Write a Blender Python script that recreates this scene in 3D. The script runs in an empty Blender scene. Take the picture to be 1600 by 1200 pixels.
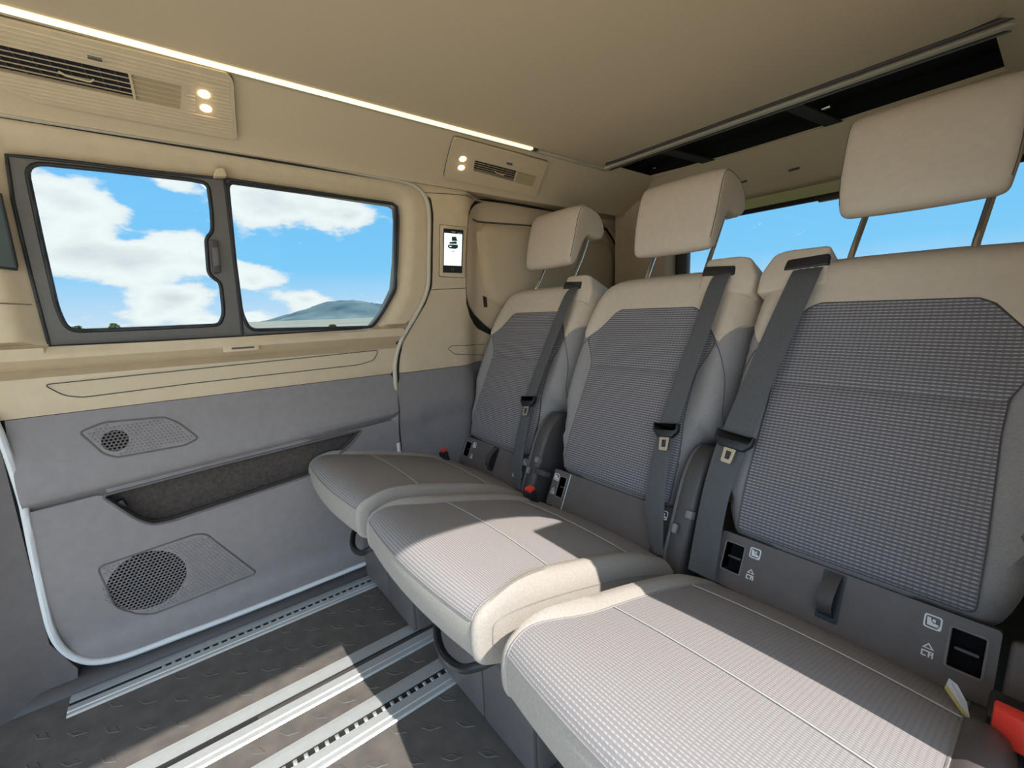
import bpy, bmesh, math, random
import numpy as np
from mathutils import Vector, Matrix
from mathutils.geometry import delaunay_2d_cdt
random.seed(4)
sc = bpy.context.scene
COL = sc.collection

# ------------------------------------------------------------------ camera (from the vanishing points of the photograph, 1600x1200)
PP = np.array([800., 600.]); VPX = np.array([257., 508.]); VPY = np.array([1670., 455.])
FPX = math.sqrt(-float(np.dot(VPX-PP, VPY-PP)))
def nrm(v): v = np.array(v, float); return v/np.linalg.norm(v)
aX = -nrm([*(VPX-PP), FPX]); aY = nrm([*(VPY-PP), FPX]); aZ = np.cross(aX, aY)
CM = np.array([aX, aY, aZ])
CAM = np.array([1.464, 0, 0.90])
cd = bpy.data.cameras.new('camera'); cam = bpy.data.objects.new('camera', cd); COL.objects.link(cam)
cd.sensor_width = 36; cd.lens = FPX/1600*36; cd.clip_start = .02; cd.clip_end = 30000
r_, d_, f_ = CM[:, 0], CM[:, 1], CM[:, 2]
u_, v_, w_ = r_, -d_, -f_
u_ = nrm(u_); w_ = nrm(w_ - u_*np.dot(u_, w_)); v_ = np.cross(w_, u_)
cam.matrix_world = Matrix(((u_[0], v_[0], w_[0], CAM[0]), (u_[1], v_[1], w_[1], CAM[1]), (u_[2], v_[2], w_[2], CAM[2]), (0, 0, 0, 1)))
sc.camera = cam

# ------------------------------------------------------------------ view, sky, sun
sc.view_settings.view_transform = 'Standard'; sc.view_settings.look = 'None'
sc.view_settings.exposure = 0.45; sc.view_settings.gamma = 1.0; sc.view_settings.use_curve_mapping = False
SKY = 2.2; SUN = 5.0
SUN_DIR = nrm([-0.91, -0.04, -1.0])
def ray(px, py): return nrm(CM @ np.array([px-800, py-600, FPX]))

W = bpy.data.worlds.new('sky'); sc.world = W; W.use_nodes = True
nt = W.node_tree; nt.nodes.clear()
def nd(t, typ, **k):
    n = t.nodes.new(typ)
    for a, b in k.items(): setattr(n, a, b)
    return n
def mth(t, op, a, b=None, c=None, clamp=False):
    n = t.nodes.new('ShaderNodeMath'); n.operation = op; n.use_clamp = clamp
    for i, x in enumerate((a, b, c)):
        if x is None: continue
        if isinstance(x, (int, float)): n.inputs[i].default_value = x
        else: t.links.new(x, n.inputs[i])
    return n.outputs[0]
def ramp(t, fac, stops, interp='LINEAR'):
    n = t.nodes.new('ShaderNodeValToRGB'); n.color_ramp.interpolation = interp
    e = n.color_ramp.elements
    while len(e) < len(stops): e.new(.5)
    for i, (p, c) in enumerate(stops):
        e[i].position = p; e[i].color = (*c, 1) if len(c) == 3 else c
    t.links.new(fac, n.inputs[0]); return n.outputs[0]
def mixc(t, fac, a, b):
    n = t.nodes.new('ShaderNodeMix'); n.data_type = 'RGBA'
    for s, x in ((n.inputs[0], fac), (n.inputs[6], a), (n.inputs[7], b)):
        if isinstance(x, (int, float)): s.default_value = x
        elif isinstance(x, tuple): s.default_value = (*x, 1)
        else: t.links.new(x, s)
    return n.outputs[2]
tc = nd(nt, 'ShaderNodeTexCoord'); sx = nd(nt, 'ShaderNodeSeparateXYZ'); nt.links.new(tc.outputs['Generated'], sx.inputs[0])
base = ramp(nt, mth(nt, 'MAXIMUM', sx.outputs[2], 0), [(0.0, (.62, .74, .86)), (.10, (.24, .60, .90)), (.35, (.15, .49, .88)), (1, (.15, .42, .80))])
mp = nd(nt, 'ShaderNodeMapping'); nt.links.new(tc.outputs['Generated'], mp.inputs[0])
mp.inputs['Scale'].default_value = (1, 1, 2.3); mp.inputs['Location'].default_value = (.35, 2.1, .12)
nz = nd(nt, 'ShaderNodeTexNoise'); nz.inputs['Scale'].default_value = 4.6; nz.inputs['Detail'].default_value = 10; nz.inputs['Roughness'].default_value = .58
nt.links.new(mp.outputs[0], nz.inputs['Vector'])
val = mth(nt, 'ADD', mth(nt, 'MULTIPLY', mth(nt, 'SUBTRACT', nz.outputs[0], .5), 1.5), .52)
def blob(px, py, rad, amt, flat=1.0):
    """cumulus bank or gap of clear sky around one direction of the sky"""
    global val
    d = ray(px, py)
    vs = nd(nt, 'ShaderNodeVectorMath', operation='SUBTRACT'); nt.links.new(tc.outputs['Generated'], vs.inputs[0]); vs.inputs[1].default_value = d
    vm = nd(nt, 'ShaderNodeVectorMath', operation='MULTIPLY'); nt.links.new(vs.outputs[0], vm.inputs[0]); vm.inputs[1].default_value = (1, 1, flat)
    vl = nd(nt, 'ShaderNodeVectorMath', operation='LENGTH'); nt.links.new(vm.outputs[0], vl.inputs[0])
    g = mth(nt, 'SUBTRACT', 1, mth(nt, 'DIVIDE', vl.outputs['Value'], rad), clamp=True)
    val = mth(nt, 'ADD', val, mth(nt, 'MULTIPLY', mth(nt, 'MULTIPLY', g, g), amt))
BLOBS = [(110, 320, .15, .34, 1.6), (260, 285, .10, .22, 1.5), (105, 400, .13, .34, 2), (200, 412, .12, .28, 2.5), (295, 372, .11, .30, 1.6), (272, 465, .09, .40, 3), (315, 500, .06, .34, 3),
         (430, 318, .16, .50, 1.8), (545, 338, .14, .46, 2.2), (395, 440, .10, .42, 1.6), (480, 466, .10, .42, 3), (400, 492, .05, .3, 2), (330, 410, .08, .25, 2),
         (90, 252, .05, -.3, 1), (245, 318, .07, -.34, 1), (195, 372, .06, -.28, 2), (565, 420, .14, -.5, 2), (130, 475, .13, -.45, 1.6), (430, 397, .06, -.3, 3), (628, 320, .06, -.5, 1)]
for b in BLOBS: blob(*b)
blob(1350, 330, 1.15, -1.3)      # the clear rear quarter of the sky
dens = ramp(nt, val, [(.48, (0, 0, 0)), (.60, (1, 1, 1))], 'EASE')
shade = ramp(nt, val, [(.52, (.84, .84, .84)), (.70, (.97, .94, .90)), (1.0, (.74, .74, .74))])
skyc = mixc(nt, dens, base, shade)
bg = nd(nt, 'ShaderNodeBackground'); bg.inputs[1].default_value = SKY; nt.links.new(skyc, bg.inputs[0])
ow = nd(nt, 'ShaderNodeOutputWorld'); nt.links.new(bg.outputs[0], ow.inputs[0])

sl = bpy.data.lights.new('sun', 'SUN'); sl.energy = SUN; sl.angle = .009; sl.color = (1, .95, .86)
so = bpy.data.objects.new('sun', sl); COL.objects.link(so)
so.rotation_euler = Vector(SUN_DIR).to_track_quat('-Z', 'Y').to_euler(); so.location = (6, 0, 8)

# ------------------------------------------------------------------ materials
def srgb(r, g, b):
    f = lambda c: (c/255/12.92) if c/255 <= .04045 else ((c/255+.055)/1.055)**2.4
    return (f(r), f(g), f(b))
MATS = {}
def material(name, col, rough=.6, noise=0., nscale=60., bump=0., bscale=400., metal=0., emit=None, spec=.4, var=None):
    m = bpy.data.materials.new(name); m.use_nodes = True; t = m.node_tree; b = t.nodes['Principled BSDF']
    b.inputs['Base Color'].default_value = (*col, 1); b.inputs['Roughness'].default_value = rough
    b.inputs['Metallic'].default_value = metal; b.inputs['Specular IOR Level'].default_value = spec
    co = nd(t, 'ShaderNodeTexCoord')
    if noise:
        n = nd(t, 'ShaderNodeTexNoise'); n.inputs['Scale'].default_value = nscale; n.inputs['Detail'].default_value = 5
        t.links.new(co.outputs['Object'], n.inputs['Vector'])
        lo = tuple(max(0, c*(1-noise)) for c in col); hi = var if var else tuple(min(1, c*(1+noise)) for c in col)
        t.links.new(ramp(t, n.outputs[0], [(.3, lo), (.7, hi)]), b.inputs['Base Color'])
    if bump:
        n2 = nd(t, 'ShaderNodeTexNoise'); n2.inputs['Scale'].default_value = bscale; n2.inputs['Detail'].default_value = 2
        t.links.new(co.outputs['Object'], n2.inputs['Vector'])
        bp_ = nd(t, 'ShaderNodeBump'); bp_.inputs['Strength'].default_value = bump; bp_.inputs['Distance'].default_value = .001
        t.links.new(n2.outputs[0], bp_.inputs['Height']); t.links.new(bp_.outputs[0], b.inputs['Normal'])
    if emit:
        b.inputs['Emission Color'].default_value = (*emit[0], 1); b.inputs['Emission Strength'].default_value = emit[1]
    MATS[name] = m; return m
def weave(name, c0, c1, pv, pu, amt=1.0):
    m = bpy.data.materials.new(name); m.use_nodes = True; t = m.node_tree; b = t.nodes['Principled BSDF']
    b.inputs['Roughness'].default_value = .9; b.inputs['Specular IOR Level'].default_value = .15
    uv = nd(t, 'ShaderNodeUVMap'); s = nd(t, 'ShaderNodeSeparateXYZ'); t.links.new(uv.outputs[0], s.inputs[0])
    vv = mth(t, 'DIVIDE', s.outputs[1], pv); uu = mth(t, 'DIVIDE', s.outputs[0], pu)
    row = mth(t, 'ABSOLUTE', mth(t, 'SUBTRACT', mth(t, 'FRACT', vv), .5))
    col = mth(t, 'ABSOLUTE', mth(t, 'SUBTRACT', mth(t, 'FRACT', uu), .5))
    a = ramp(t, row, [(.12, (1, 1, 1)), (.25, (0, 0, 0))])
    d = ramp(t, col, [(.22, (1, 1, 1)), (.42, (.45, .45, .45))])
    n = nd(t, 'ShaderNodeTexNoise'); n.inputs['Scale'].default_value = 240; n.inputs['Detail'].default_value = 2; t.links.new(uv.outputs[0], n.inputs['Vector'])
    f = mth(t, 'MULTIPLY', mth(t, 'MULTIPLY', a, d), amt)
    c = mixc(t, f, c0, c1)
    c = mixc(t, mth(t, 'MULTIPLY', mth(t, 'SUBTRACT', n.outputs[0], .3), .35, clamp=True), c, tuple(x*.6 for x in c0))
    t.links.new(c, b.inputs['Base Color'])
    bp_ = nd(t, 'ShaderNodeBump'); bp_.inputs['Strength'].default_value = .4; bp_.inputs['Distance'].default_value = .0012
    t.links.new(f, bp_.inputs['Height']); t.links.new(bp_.outputs[0], b.inputs['Normal'])
    MATS[name] = m; return m

material('beige_plastic', (.60, .475, .325), .55, .04, 30, .15, 900)
material('beige_liner', (.59, .47, .325), .9, .06, 500, .3, 700)
material('roof_board', (.60, .475, .33), .85, .05, 600, .25, 800)
material('beige_leather', (.56, .465, .372), .6, .04, 60, .25, 500)
material('body_paint', (.46, .46, .22), .4)
material('grey_plastic', (.235, .210, .209), .5, .05, 40, .2, 900)
material('grey_dark_plastic', (.128, .110, .107), .5, .06, 40, .2, 900)
material('charcoal_plastic', (.072, .063, .062), .45, .06, 60, .15, 900)
material('black_plastic', (.018, .018, .020), .35)
material('black_backing', (.010, .010, .011), 1.0, .3, 300)
material('net_black', (.006, .006, .006), .95, .4, 500, .3, 500)
material('pocket_felt', (.072, .057, .049), .95, .25, 120, .3, 600)
material('seal_white', (.66, .66, .66), .55)
material('seal_beige', (.52, .46, .36), .6)
material('flap_tan', (.40, .32, .19), .7)
material('strap_black', (.022, .021, .020), .8)
material('gap_dark', (.02, .018, .016), .9)
material('seam_dark', (.10, .09, .08), .9)
material('grey_fabric', (.275, .252, .248), .95, .10, 300, .5, 900)
material('light_fabric', (.370, .332, .295), .95, .08, 300, .5, 900)
material('stitch', (.46, .44, .42), .9)
material('belt_grey', (.090, .088, .092), .6, .10, 200, .2, 900)
material('chrome', (.75, .75, .75), .18, metal=1)
material('tongue_metal', (.62, .60, .56), .28, metal=1)
material('alu', (.66, .68, .68), .38, .04, 80, .1, 500, metal=.55)
material('floor_vinyl', (.120, .108, .098), .55, .18, 25, .25, 500)
material('tread_vinyl', (.122, .110, .100), .5)
material('red_plastic', (.80, .055, .035), .35)
material('icon_white', (.80, .80, .80), .6)
material('tag_white', (.86, .86, .90), .6)
material('tag_yellow', (.85, .70, .22), .6)
material('rubber', (.022, .023, .026), .5)
material('window_frame', (.120, .110, .100), .5, .05, 60, .15, 900)
material('dark_glass', (.012, .03, .03), .08)
material('strip_light', (.9, .85, .6), .5, emit=((1, .86, .48), 1.15))
material('lamp_glow', (1, .9, .7), .5, emit=((1, .78, .40), 30))
material('screen_glow', (.75, .9, .88), .3, emit=((.72, .93, .90), .75))
material('screen_line', (.55, .70, .68), .3, emit=((.50, .68, .66), .5))
material('screen_dark', (.03, .07, .08), .3)
material('meadow', (.50, .43, .31), 1, .25, .05)  # paler than grass, to bounce sunlight up into the van
material('hill_scrub_haze', (.10, .19, .23), 1, .35, .003, var=(.27, .33, .31))  # scrub colour with the blue of distance haze mixed in
material('leaf', (.10, .13, .03), .9, .5, 3)
material('bark', (.12, .08, .05), .9)
material('turbine_white', (.85, .85, .85), .5)
weave('weave_back', (.138, .125, .135), (.385, .355, .362), .0064, .0086)
weave('weave_seat', (.262, .243, .248), (.42, .39, .38), .0046, .0060)
def glass(name, tint):
    m = bpy.data.materials.new(name); m.use_nodes = True; t = m.node_tree; t.nodes.clear()
    tr = nd(t, 'ShaderNodeBsdfTransparent'); tr.inputs[0].default_value = (*tint, 1)
    gl = nd(t, 'ShaderNodeBsdfGlossy'); gl.inputs['Roughness'].default_value = .02
    fr = nd(t, 'ShaderNodeFresnel'); fr.inputs[0].default_value = 1.35
    mx = nd(t, 'ShaderNodeMixShader'); t.links.new(mth(t, 'MULTIPLY', fr.outputs[0], .35), mx.inputs[0]); t.links.new(tr.outputs[0], mx.inputs[1]); t.links.new(gl.outputs[0], mx.inputs[2])
    o = nd(t, 'ShaderNodeOutputMaterial'); t.links.new(mx.outputs[0], o.inputs[0]); MATS[name] = m
glass('tinted_glass', (.295, .335, .350))  # tint added to dim the bright sky seen through the panes

# ------------------------------------------------------------------ mesh helpers
def mk(name, verts, faces, mat, parent=None, smooth=False, uvs=None, fix=True):
    me = bpy.data.meshes.new(name); me.from_pydata([tuple(map(float, v)) for v in verts], [], faces); me.validate()
    if uvs is not None:
        l = me.uv_layers.new(name='UVMap'); vi = np.empty(len(me.loops), dtype=np.int32); me.loops.foreach_get('vertex_index', vi)
        l.data.foreach_set('uv', np.asarray(uvs, np.float32)[vi].ravel())
    if fix:
        bm = bmesh.new(); bm.from_mesh(me); bmesh.ops.recalc_face_normals(bm, faces=bm.faces); bm.to_mesh(me); bm.free()
    me.materials.append(MATS[mat])
    if smooth:
        me.polygons.foreach_set('use_smooth', [True]*len(me.polygons))
    o = bpy.data.objects.new(name, me); COL.objects.link(o)
    if smooth and smooth != 'full':
        try: me.set_sharp_from_angle(angle=math.radians(45))
        except Exception: pass
    if parent is not None: o.parent = parent
    return o
def empty(name, loc=(0, 0, 0)):
    o = bpy.data.objects.new(name, None); COL.objects.link(o); o.empty_display_size = .05; o.location = loc
    return o
PEND = []
def thing(name, label, cat, group=None):
    o = empty(name); o['label'] = label; o['category'] = cat
    if group: o['group'] = group
    PEND.append(o); return o
def struct(name, label, cat):
    o = empty(name); o['kind'] = 'structure'; o['label'] = label; o['category'] = cat; return o
def tag(o, label, cat, group=None):
    o['label'] = label; o['category'] = cat
    if group: o['group'] = group
    return o
def resample(poly, d, closed=True):
    out = []; n = len(poly)
    for i in range(n if closed else n-1):
        a = np.array(poly[i], float); b = np.array(poly[(i+1) % n], float); k = max(1, int(math.ceil(np.linalg.norm(b-a)/d)))
        for j in range(k): out.append(a+(b-a)*j/k)
    if not closed: out.append(np.array(poly[-1], float))
    keep = [out[0]]
    for q in out[1:]:
        if np.linalg.norm(q-keep[-1]) > 2e-4: keep.append(q)
    if closed and len(keep) > 3 and np.linalg.norm(keep[0]-keep[-1]) < 2e-4: keep.pop()
    return np.array(keep)
def chaikin(poly, n=2, closed=True):
    p = np.array(poly, float)
    for _ in range(n):
        q = []
        m = len(p)
        if not closed: q.append(p[0])
        for i in range(m if closed else m-1):
            a, b = p[i], p[(i+1) % m]; q += [a*.75+b*.25, a*.25+b*.75]
        if not closed: q.append(p[-1])
        p = np.array(q)
    return p
def rnd(poly, r, n=5):
    """round the corners of a closed polygon"""
    p = [np.array(q, float) for q in poly]; m = len(p); out = []
    for i in range(m):
        a, b, c = p[i-1], p[i], p[(i+1) % m]
        e, g = a-b, c-b; le, lg = np.linalg.norm(e), np.linalg.norm(g); k = min(r, le*.45, lg*.45)
        s, t = b+e/le*k, b+g/lg*k
        for j in range(n+1):
            x = j/n; out.append(s*(1-x)**2+b*2*x*(1-x)+t*x*x)
    return np.array(out)
def inside(pts, poly):
    pts = np.atleast_2d(pts); x, y = pts[:, 0], pts[:, 1]; r = np.zeros(len(pts), bool); n = len(poly)
    for i in range(n):
        x1, y1 = poly[i]; x2, y2 = poly[(i+1) % n]
        c = ((y1 > y) != (y2 > y)); xx = (x2-x1)*(y-y1)/((y2-y1) if y2 != y1 else 1e-12)+x1
        r ^= c & (x < xx)
    return r
def dist(pts, poly, closed=True):
    pts = np.atleast_2d(np.asarray(pts, float)); d = np.full(len(pts), 1e9); n = len(poly)
    for i in range(n if closed else n-1):
        a = np.asarray(poly[i], float); b = np.asarray(poly[(i+1) % n], float); ab = b-a; L = max(ab @ ab, 1e-16)
        t = np.clip(((pts-a) @ ab)/L, 0, 1); d = np.minimum(d, np.linalg.norm(pts-(a+t[:, None]*ab), axis=1))
    return d
def patch2(outline, holes, d, rd=None, lines=()):
    """triangulate polygon with holes; returns pts, tris, loops"""
    loops = [resample(outline, rd or d)] + [resample(h, rd or d) for h in holes]
    pts = []; edges = []; L = []
    for lp in loops:
        s = len(pts); pts += [tuple(p) for p in lp]; n = len(lp); L.append(list(range(s, s+n)))
        edges += [(s+i, s+(i+1) % n) for i in range(n)]
    lo = loops[0].min(0); hi = loops[0].max(0)
    gx = np.arange(lo[0]+d/2, hi[0], d); gy = np.arange(lo[1]+d/2, hi[1], d)
    for ln in lines:
        q = resample(ln, d, False); k = inside(q, loops[0]) & (dist(q, loops[0]) > d*.25)
        for h in loops[1:]: k &= ~inside(q, h) & (dist(q, h) > d*.25)
        prev = None
        for p, ok in zip(q, k):
            if not ok: prev = None; continue
            pts.append(tuple(p))
            if prev is not None: edges.append((prev, len(pts)-1))
            prev = len(pts)-1
    if len(gx) and len(gy):
        g = np.array([(x+(d/2 if j % 2 else 0), y) for j, y in enumerate(gy) for x in gx])
        k = inside(g, loops[0])
        for h in loops[1:]: k &= ~inside(g, h)
        g = g[k]
        if len(g):
            for lp in loops: g = g[dist(g, lp) > d*.45] if len(g) else g
            for lp in lines: g = g[dist(g, lp, False) > d*.30] if len(g) else g
        pts += [tuple(p) for p in g]
    vs, es, fs, ov, oe, of = delaunay_2d_cdt([Vector(p) for p in pts], edges, [], 0, 1e-7)
    P = np.array([tuple(v) for v in vs]); cen = np.array([P[list(f)].mean(0) for f in fs])
    k = inside(cen, loops[0])
    for h in loops[1:]: k &= ~inside(cen, h)
    ar = np.array([abs((P[f[1]][0]-P[f[0]][0])*(P[f[2]][1]-P[f[0]][1])-(P[f[2]][0]-P[f[0]][0])*(P[f[1]][1]-P[f[0]][1])) for f in fs])
    k &= ar > d*d*2e-3                # drop slivers along straight edges
    mp_ = {}
    for i, o in enumerate(ov):
        for q in o: mp_[q] = i
    return P, [tuple(f) for f, q in zip(fs, k) if q], [[mp_[i] for i in lp] for lp in L]
def sheet(name, outline, holes, d, fn, mat, parent=None, back=None, uv=False, rd=None, smooth=True, tuck=None, lines=()):
    """surface patch: fn(pts Nx2) -> Nx3; back(pts3) -> rim points behind the edges"""
    P, T, L = patch2(outline, holes, d, rd, lines)
    X = np.asarray(fn(P), float)
    if tuck is not None:
        b = sorted(set(i for lp in L for i in lp)); X[b] = X[b]+np.asarray(tuck)
    V = [x for x in X]; F = list(T); UV = [p for p in P]
    if back is not None:
        for lp in L:
            s = len(V); Q = back(X[lp]); V += [q for q in Q]; UV += [P[i] for i in lp]; n = len(lp)
            F += [(lp[i], lp[(i+1) % n], s+(i+1) % n, s+i) for i in range(n)]
    return mk(name, V, F, mat, parent, smooth, UV if uv else None)
def tube(name, pts, r, mat, parent=None, closed=False, seg=8, flat=None):
    p = [Vector(q) for q in pts]; n = len(p); V = []; F = []
    up = Vector((0, 0, 1)); prev = None
    for i in range(n):
        if closed: t = (p[(i+1) % n]-p[i-1])
        else: t = p[min(i+1, n-1)]-p[max(i-1, 0)]
        t.normalize()
        a = prev-t*prev.dot(t) if prev is not None else (Vector((1, 0, 0)) if abs(t.x) < .8 else up) - t*(Vector((1, 0, 0)) if abs(t.x) < .8 else up).dot(t)
        a.normalize(); prev = a; b = t.cross(a)
        rr = r[i] if isinstance(r, (list, tuple)) else r
        for k in range(seg):
            an = 2*math.pi*k/seg; V.append(p[i]+(a*math.cos(an)+b*math.sin(an)*(flat or 1))*rr)
    for i in range(n if closed else n-1):
        j = (i+1) % n
        for k in range(seg):
            k2 = (k+1) % seg; F.append((i*seg+k, i*seg+k2, j*seg+k2, j*seg+k))
    if not closed: F += [tuple(range(seg)), tuple(range((n-1)*seg, n*seg))]
    return mk(name, V, F, mat, parent, True)
def box(name, c, s, mat, parent=None, bev=.004, M=None, seg=2):
    """bevelled box; c centre, s sizes, M optional 3x3 axes columns (local->world)"""
    bm = bmesh.new(); bmesh.ops.create_cube(bm, size=1)
    for v in bm.verts: v.co = Vector((v.co.x*s[0], v.co.y*s[1], v.co.z*s[2]))
    if bev: bmesh.ops.bevel(bm, geom=bm.edges[:], offset=min(bev, min(s)*.45), segments=seg, affect='EDGES', profile=.6)
    V = [v.co.copy() for v in bm.verts]; bm.verts.index_update(); F = [tuple(v.index for v in f.verts) for f in bm.faces]; bm.free()
    c = Vector(c)
    V = [(M @ v if M is not None else v)+c for v in V]
    return mk(name, V, F, mat, parent, True)
def extrude(name, outline, d0, d1, fn, mat, parent=None, bev=0., smooth=True):
    """solid prism: outline in 2D, fn((a,b),depth)->xyz, between depths, edge chamfer bev (inset polygon scaled about each vertex normal)"""
    o = np.array(outline, float); n = len(o)
    area = .5*sum(o[i][0]*o[(i+1) % n][1]-o[(i+1) % n][0]*o[i][1] for i in range(n)); sgn = 1 if area > 0 else -1
    nr = np.array([nrm([(o[(i+1) % n]-o[i-1])[1], -(o[(i+1) % n]-o[i-1])[0]])*sgn for i in range(n)])
    rings = []
    dd = d1-d0; s = 1 if dd > 0 else -1
    if bev: rings = [(o-nr*bev, d0), (o-nr*bev*.3, d0+s*bev*.3), (o, d0+s*bev), (o, d1-s*bev), (o-nr*bev*.3, d1-s*bev*.3), (o-nr*bev, d1)]
    else: rings = [(o, d0), (o, d1)]
    V = []; F = []
    for q, dp in rings: V += [fn(p, dp) for p in q]
    m = len(rings)
    for k in range(m-1):
        for i in range(n): F.append((k*n+i, k*n+(i+1) % n, (k+1)*n+(i+1) % n, (k+1)*n+i))
    F += [tuple(range(n)), tuple(range((m-1)*n, m*n))]
    return mk(name, V, F, mat, parent, smooth)
def strip(name, A, Bv, mat, parent=None, uv=None, thick=None):
    """ribbon between two equally long edges"""
    n = len(A); V = list(A)+list(Bv); F = [(i, i+1, n+i+1, n+i) for i in range(n-1)]
    if thick is not None:
        V += [np.array(v)+np.array(thick) for v in V]; m = 2*n
        F += [(m+i, m+i+1, m+n+i+1, m+n+i) for i in range(n-1)]
        F += [(i, i+1, m+i+1, m+i) for i in range(n-1)]+[(n+i, n+i+1, m+n+i+1, m+n+i) for i in range(n-1)]
        F += [(0, n, m+n, m), (n-1, 2*n-1, m+2*n-1, m+n-1)]
    return mk(name, V, F, mat, parent, True, uv)
def loft(name, grid, mat, parent=None, uv=None, closed_u=False, smooth=True):
    g = np.array(grid); a, b = g.shape[:2]; V = g.reshape(-1, 3); F = []
    for i in range(a-1):
        for j in range(b if closed_u else b-1):
            j2 = (j+1) % b; F.append((i*b+j, i*b+j2, (i+1)*b+j2, (i+1)*b+j))
    return mk(name, V, F, mat, parent, smooth, uv)
def sstep(a, b, x):
    t = np.clip((x-a)/(b-a), 0, 1); return t*t*(3-2*t)

# ------------------------------------------------------------------ pixel -> place on the left wall
def onsurf(px, py, xf):
    d = ray(px, py); x = 0.
    for _ in range(12):
        t = (x-CAM[0])/d[0]; p = CAM+d*t; x = float(xf(np.array([[p[1], p[2]]]))[0])
    return (p[1], p[2])
def trace(pts, xf): return np.array([onsurf(a, b, xf) for a, b in pts])
def lean(P): return np.where(P[:, 1] > .70, .10*(P[:, 1]-.70), 0.)
def cove(P):
    return np.interp(P[:, 1], [1.335, 1.348, 1.40, 1.444, 1.452], [.084, .092, .172, .250, .268])
def on(xf, off=0.): return lambda P: np.column_stack([xf(P)+off, P[:, 0], P[:, 1]])
def bk(dx): return lambda X: X+np.array([dx, 0, 0])

WIN_OUT = trace([(6, 238), (120, 250), (240, 265), (354, 277), (490, 297), (618, 317), (624, 321), (626, 340), (624, 408), (620, 450), (602, 488), (583, 511), (560, 515), (381, 526), (240, 534), (75, 542), (46, 433), (17, 312)], lean)
WIN1 = rnd(trace([(35, 249), (160, 262), (300, 278), (326, 284), (332, 330), (333, 360), (323, 371), (327, 428), (346, 441), (351, 490), (344, 508), (240, 513), (104, 518), (87, 483), (62, 375)], lean), .032)
WIN2 = rnd(trace([(356, 281), (490, 299), (622, 317), (622, 452), (601, 489), (585, 511), (392, 516), (379, 490), (368, 405)], lean), .02)
zc = lambda y: .506+.062*y
def door_low(P):
    y, z = P[:, 0], P[:, 1]; c = zc(y)
    up = .034*np.sin(np.clip((.70-z)/(.70-c-.012), 0, 1)*math.pi*.5)**1.3
    cut = sstep(c+.018, c-.002, z)*.026 if False else .026*(1-sstep(c-.004, c+.020, z))
    lo = .012*sstep(.10, .30, z)+.010*(1-sstep(.09, .125, z))
    return np.where(z > c-.004, up-cut, .008+lo*(z < c)*np.ones_like(z)*1.0)*(z < .70)
def door_up(P):
    y, z = P[:, 0], P[:, 1]; b = lean(P)
    d = dist(P, WIN_OUT); r = -.034*(1-sstep(0, .05, d))
    below = np.interp(.863-z, [-.01, 0, .004, .030, .036, .057, .072, .085, .15, .17], [-.03, -.018, .012, .019, .010, -.022, .012, .014, .009, 0])
    k = (1-sstep(.866, .874, z))
    return b+r*k*0+r*(1-k)*1.0+below*k
# outline of the door inside its rubber edge
SEAL_PX = [(37, 775), (44, 810), (55, 865), (70, 935), (82, 985), (100, 1012), (125, 1026), (150, 1030), (185, 1024), (215, 1014), (260, 997), (400, 945), (572, 876)]
seal_low = trace(SEAL_PX, lambda P: 0*P[:, 0]+.004)
seal_rear = trace([(619, 690), (617, 640), (616, 597), (615, 565), (622, 536), (639, 507), (657, 477), (667, 450), (668, 420), (668, 390), (669, 336), (665, 312), (654, 297), (636, 286), (600, 279), (510, 262), (420, 246), (200, 211), (0, 179)], lean)
yb = seal_rear[0][0]
DOOR = np.array([(-.311, .70), (-.311, .55)] + [tuple(p) for p in seal_low if p[1] < .5] + [(yb-.06, .040), (yb-.015, .055), (yb, .10)] + [tuple(p) for p in seal_rear] + [(-.60, 1.338), (-.62, .70)])

# ================================================================== STRUCTURE
floor = struct('floor', 'dark textured vinyl floor with a raised diamond pattern', 'floor')
mk('vinyl', [(-.05, -1.5, 0), (1.6, -1.5, 0), (1.6, 1.96, 0), (-.05, 1.96, 0), (-.05, -1.5, -.06), (1.6, -1.5, -.06), (1.6, 1.96, -.06), (-.05, 1.96, -.06)],
   [(0, 1, 2, 3), (4, 5, 6, 7), (0, 1, 5, 4), (1, 2, 6, 5), (2, 3, 7, 6), (3, 0, 4, 7)], 'floor_vinyl', floor)
# raised diamonds
def tread_mesh():
    a, b, w, h = .024, .0085, .0026, .0010
    o = [(-a, 0), (0, -b), (a, 0), (0, b)]; i_ = [(-a+w*2.2, 0), (0, -b+w), (a-w*2.2, 0), (0, b-w)]
    V = [(x, y, 0) for x, y in o]+[(x*.93, y*.85, h) for x, y in o]+[(x, y, h) for x, y in i_]+[(x, y, 0) for x, y in i_]; F = []
    for k in range(3):
        for q in range(4): F.append((k*4+q, k*4+(q+1) % 4, (k+1)*4+(q+1) % 4, (k+1)*4+q))
    me = bpy.data.meshes.new('tread_mark'); me.from_pydata(V, [], F); me.materials.append(MATS['tread_vinyl']); return me
tm = tread_mesh(); cnt = 0
for lane in ((.135, .335), (.474, .512), (.645, 1.02)):
    xs = np.arange(lane[0], lane[1]+.001, .043) if lane[1]-lane[0] > .05 else [sum(lane)/2]
    for j, y in enumerate(np.arange(-.46, .44, .062)):
        for i, x in enumerate(xs):
            if (i+j) % 2 and len(xs) > 1: continue
            if cnt >= 290: continue
            o = bpy.data.objects.new('tread_mark', tm); COL.objects.link(o); o.parent = floor; cnt += 1
            o.location = (x, y, .0002); o.rotation_euler = (0, 0, math.radians(52 if j % 2 else 38))

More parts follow.
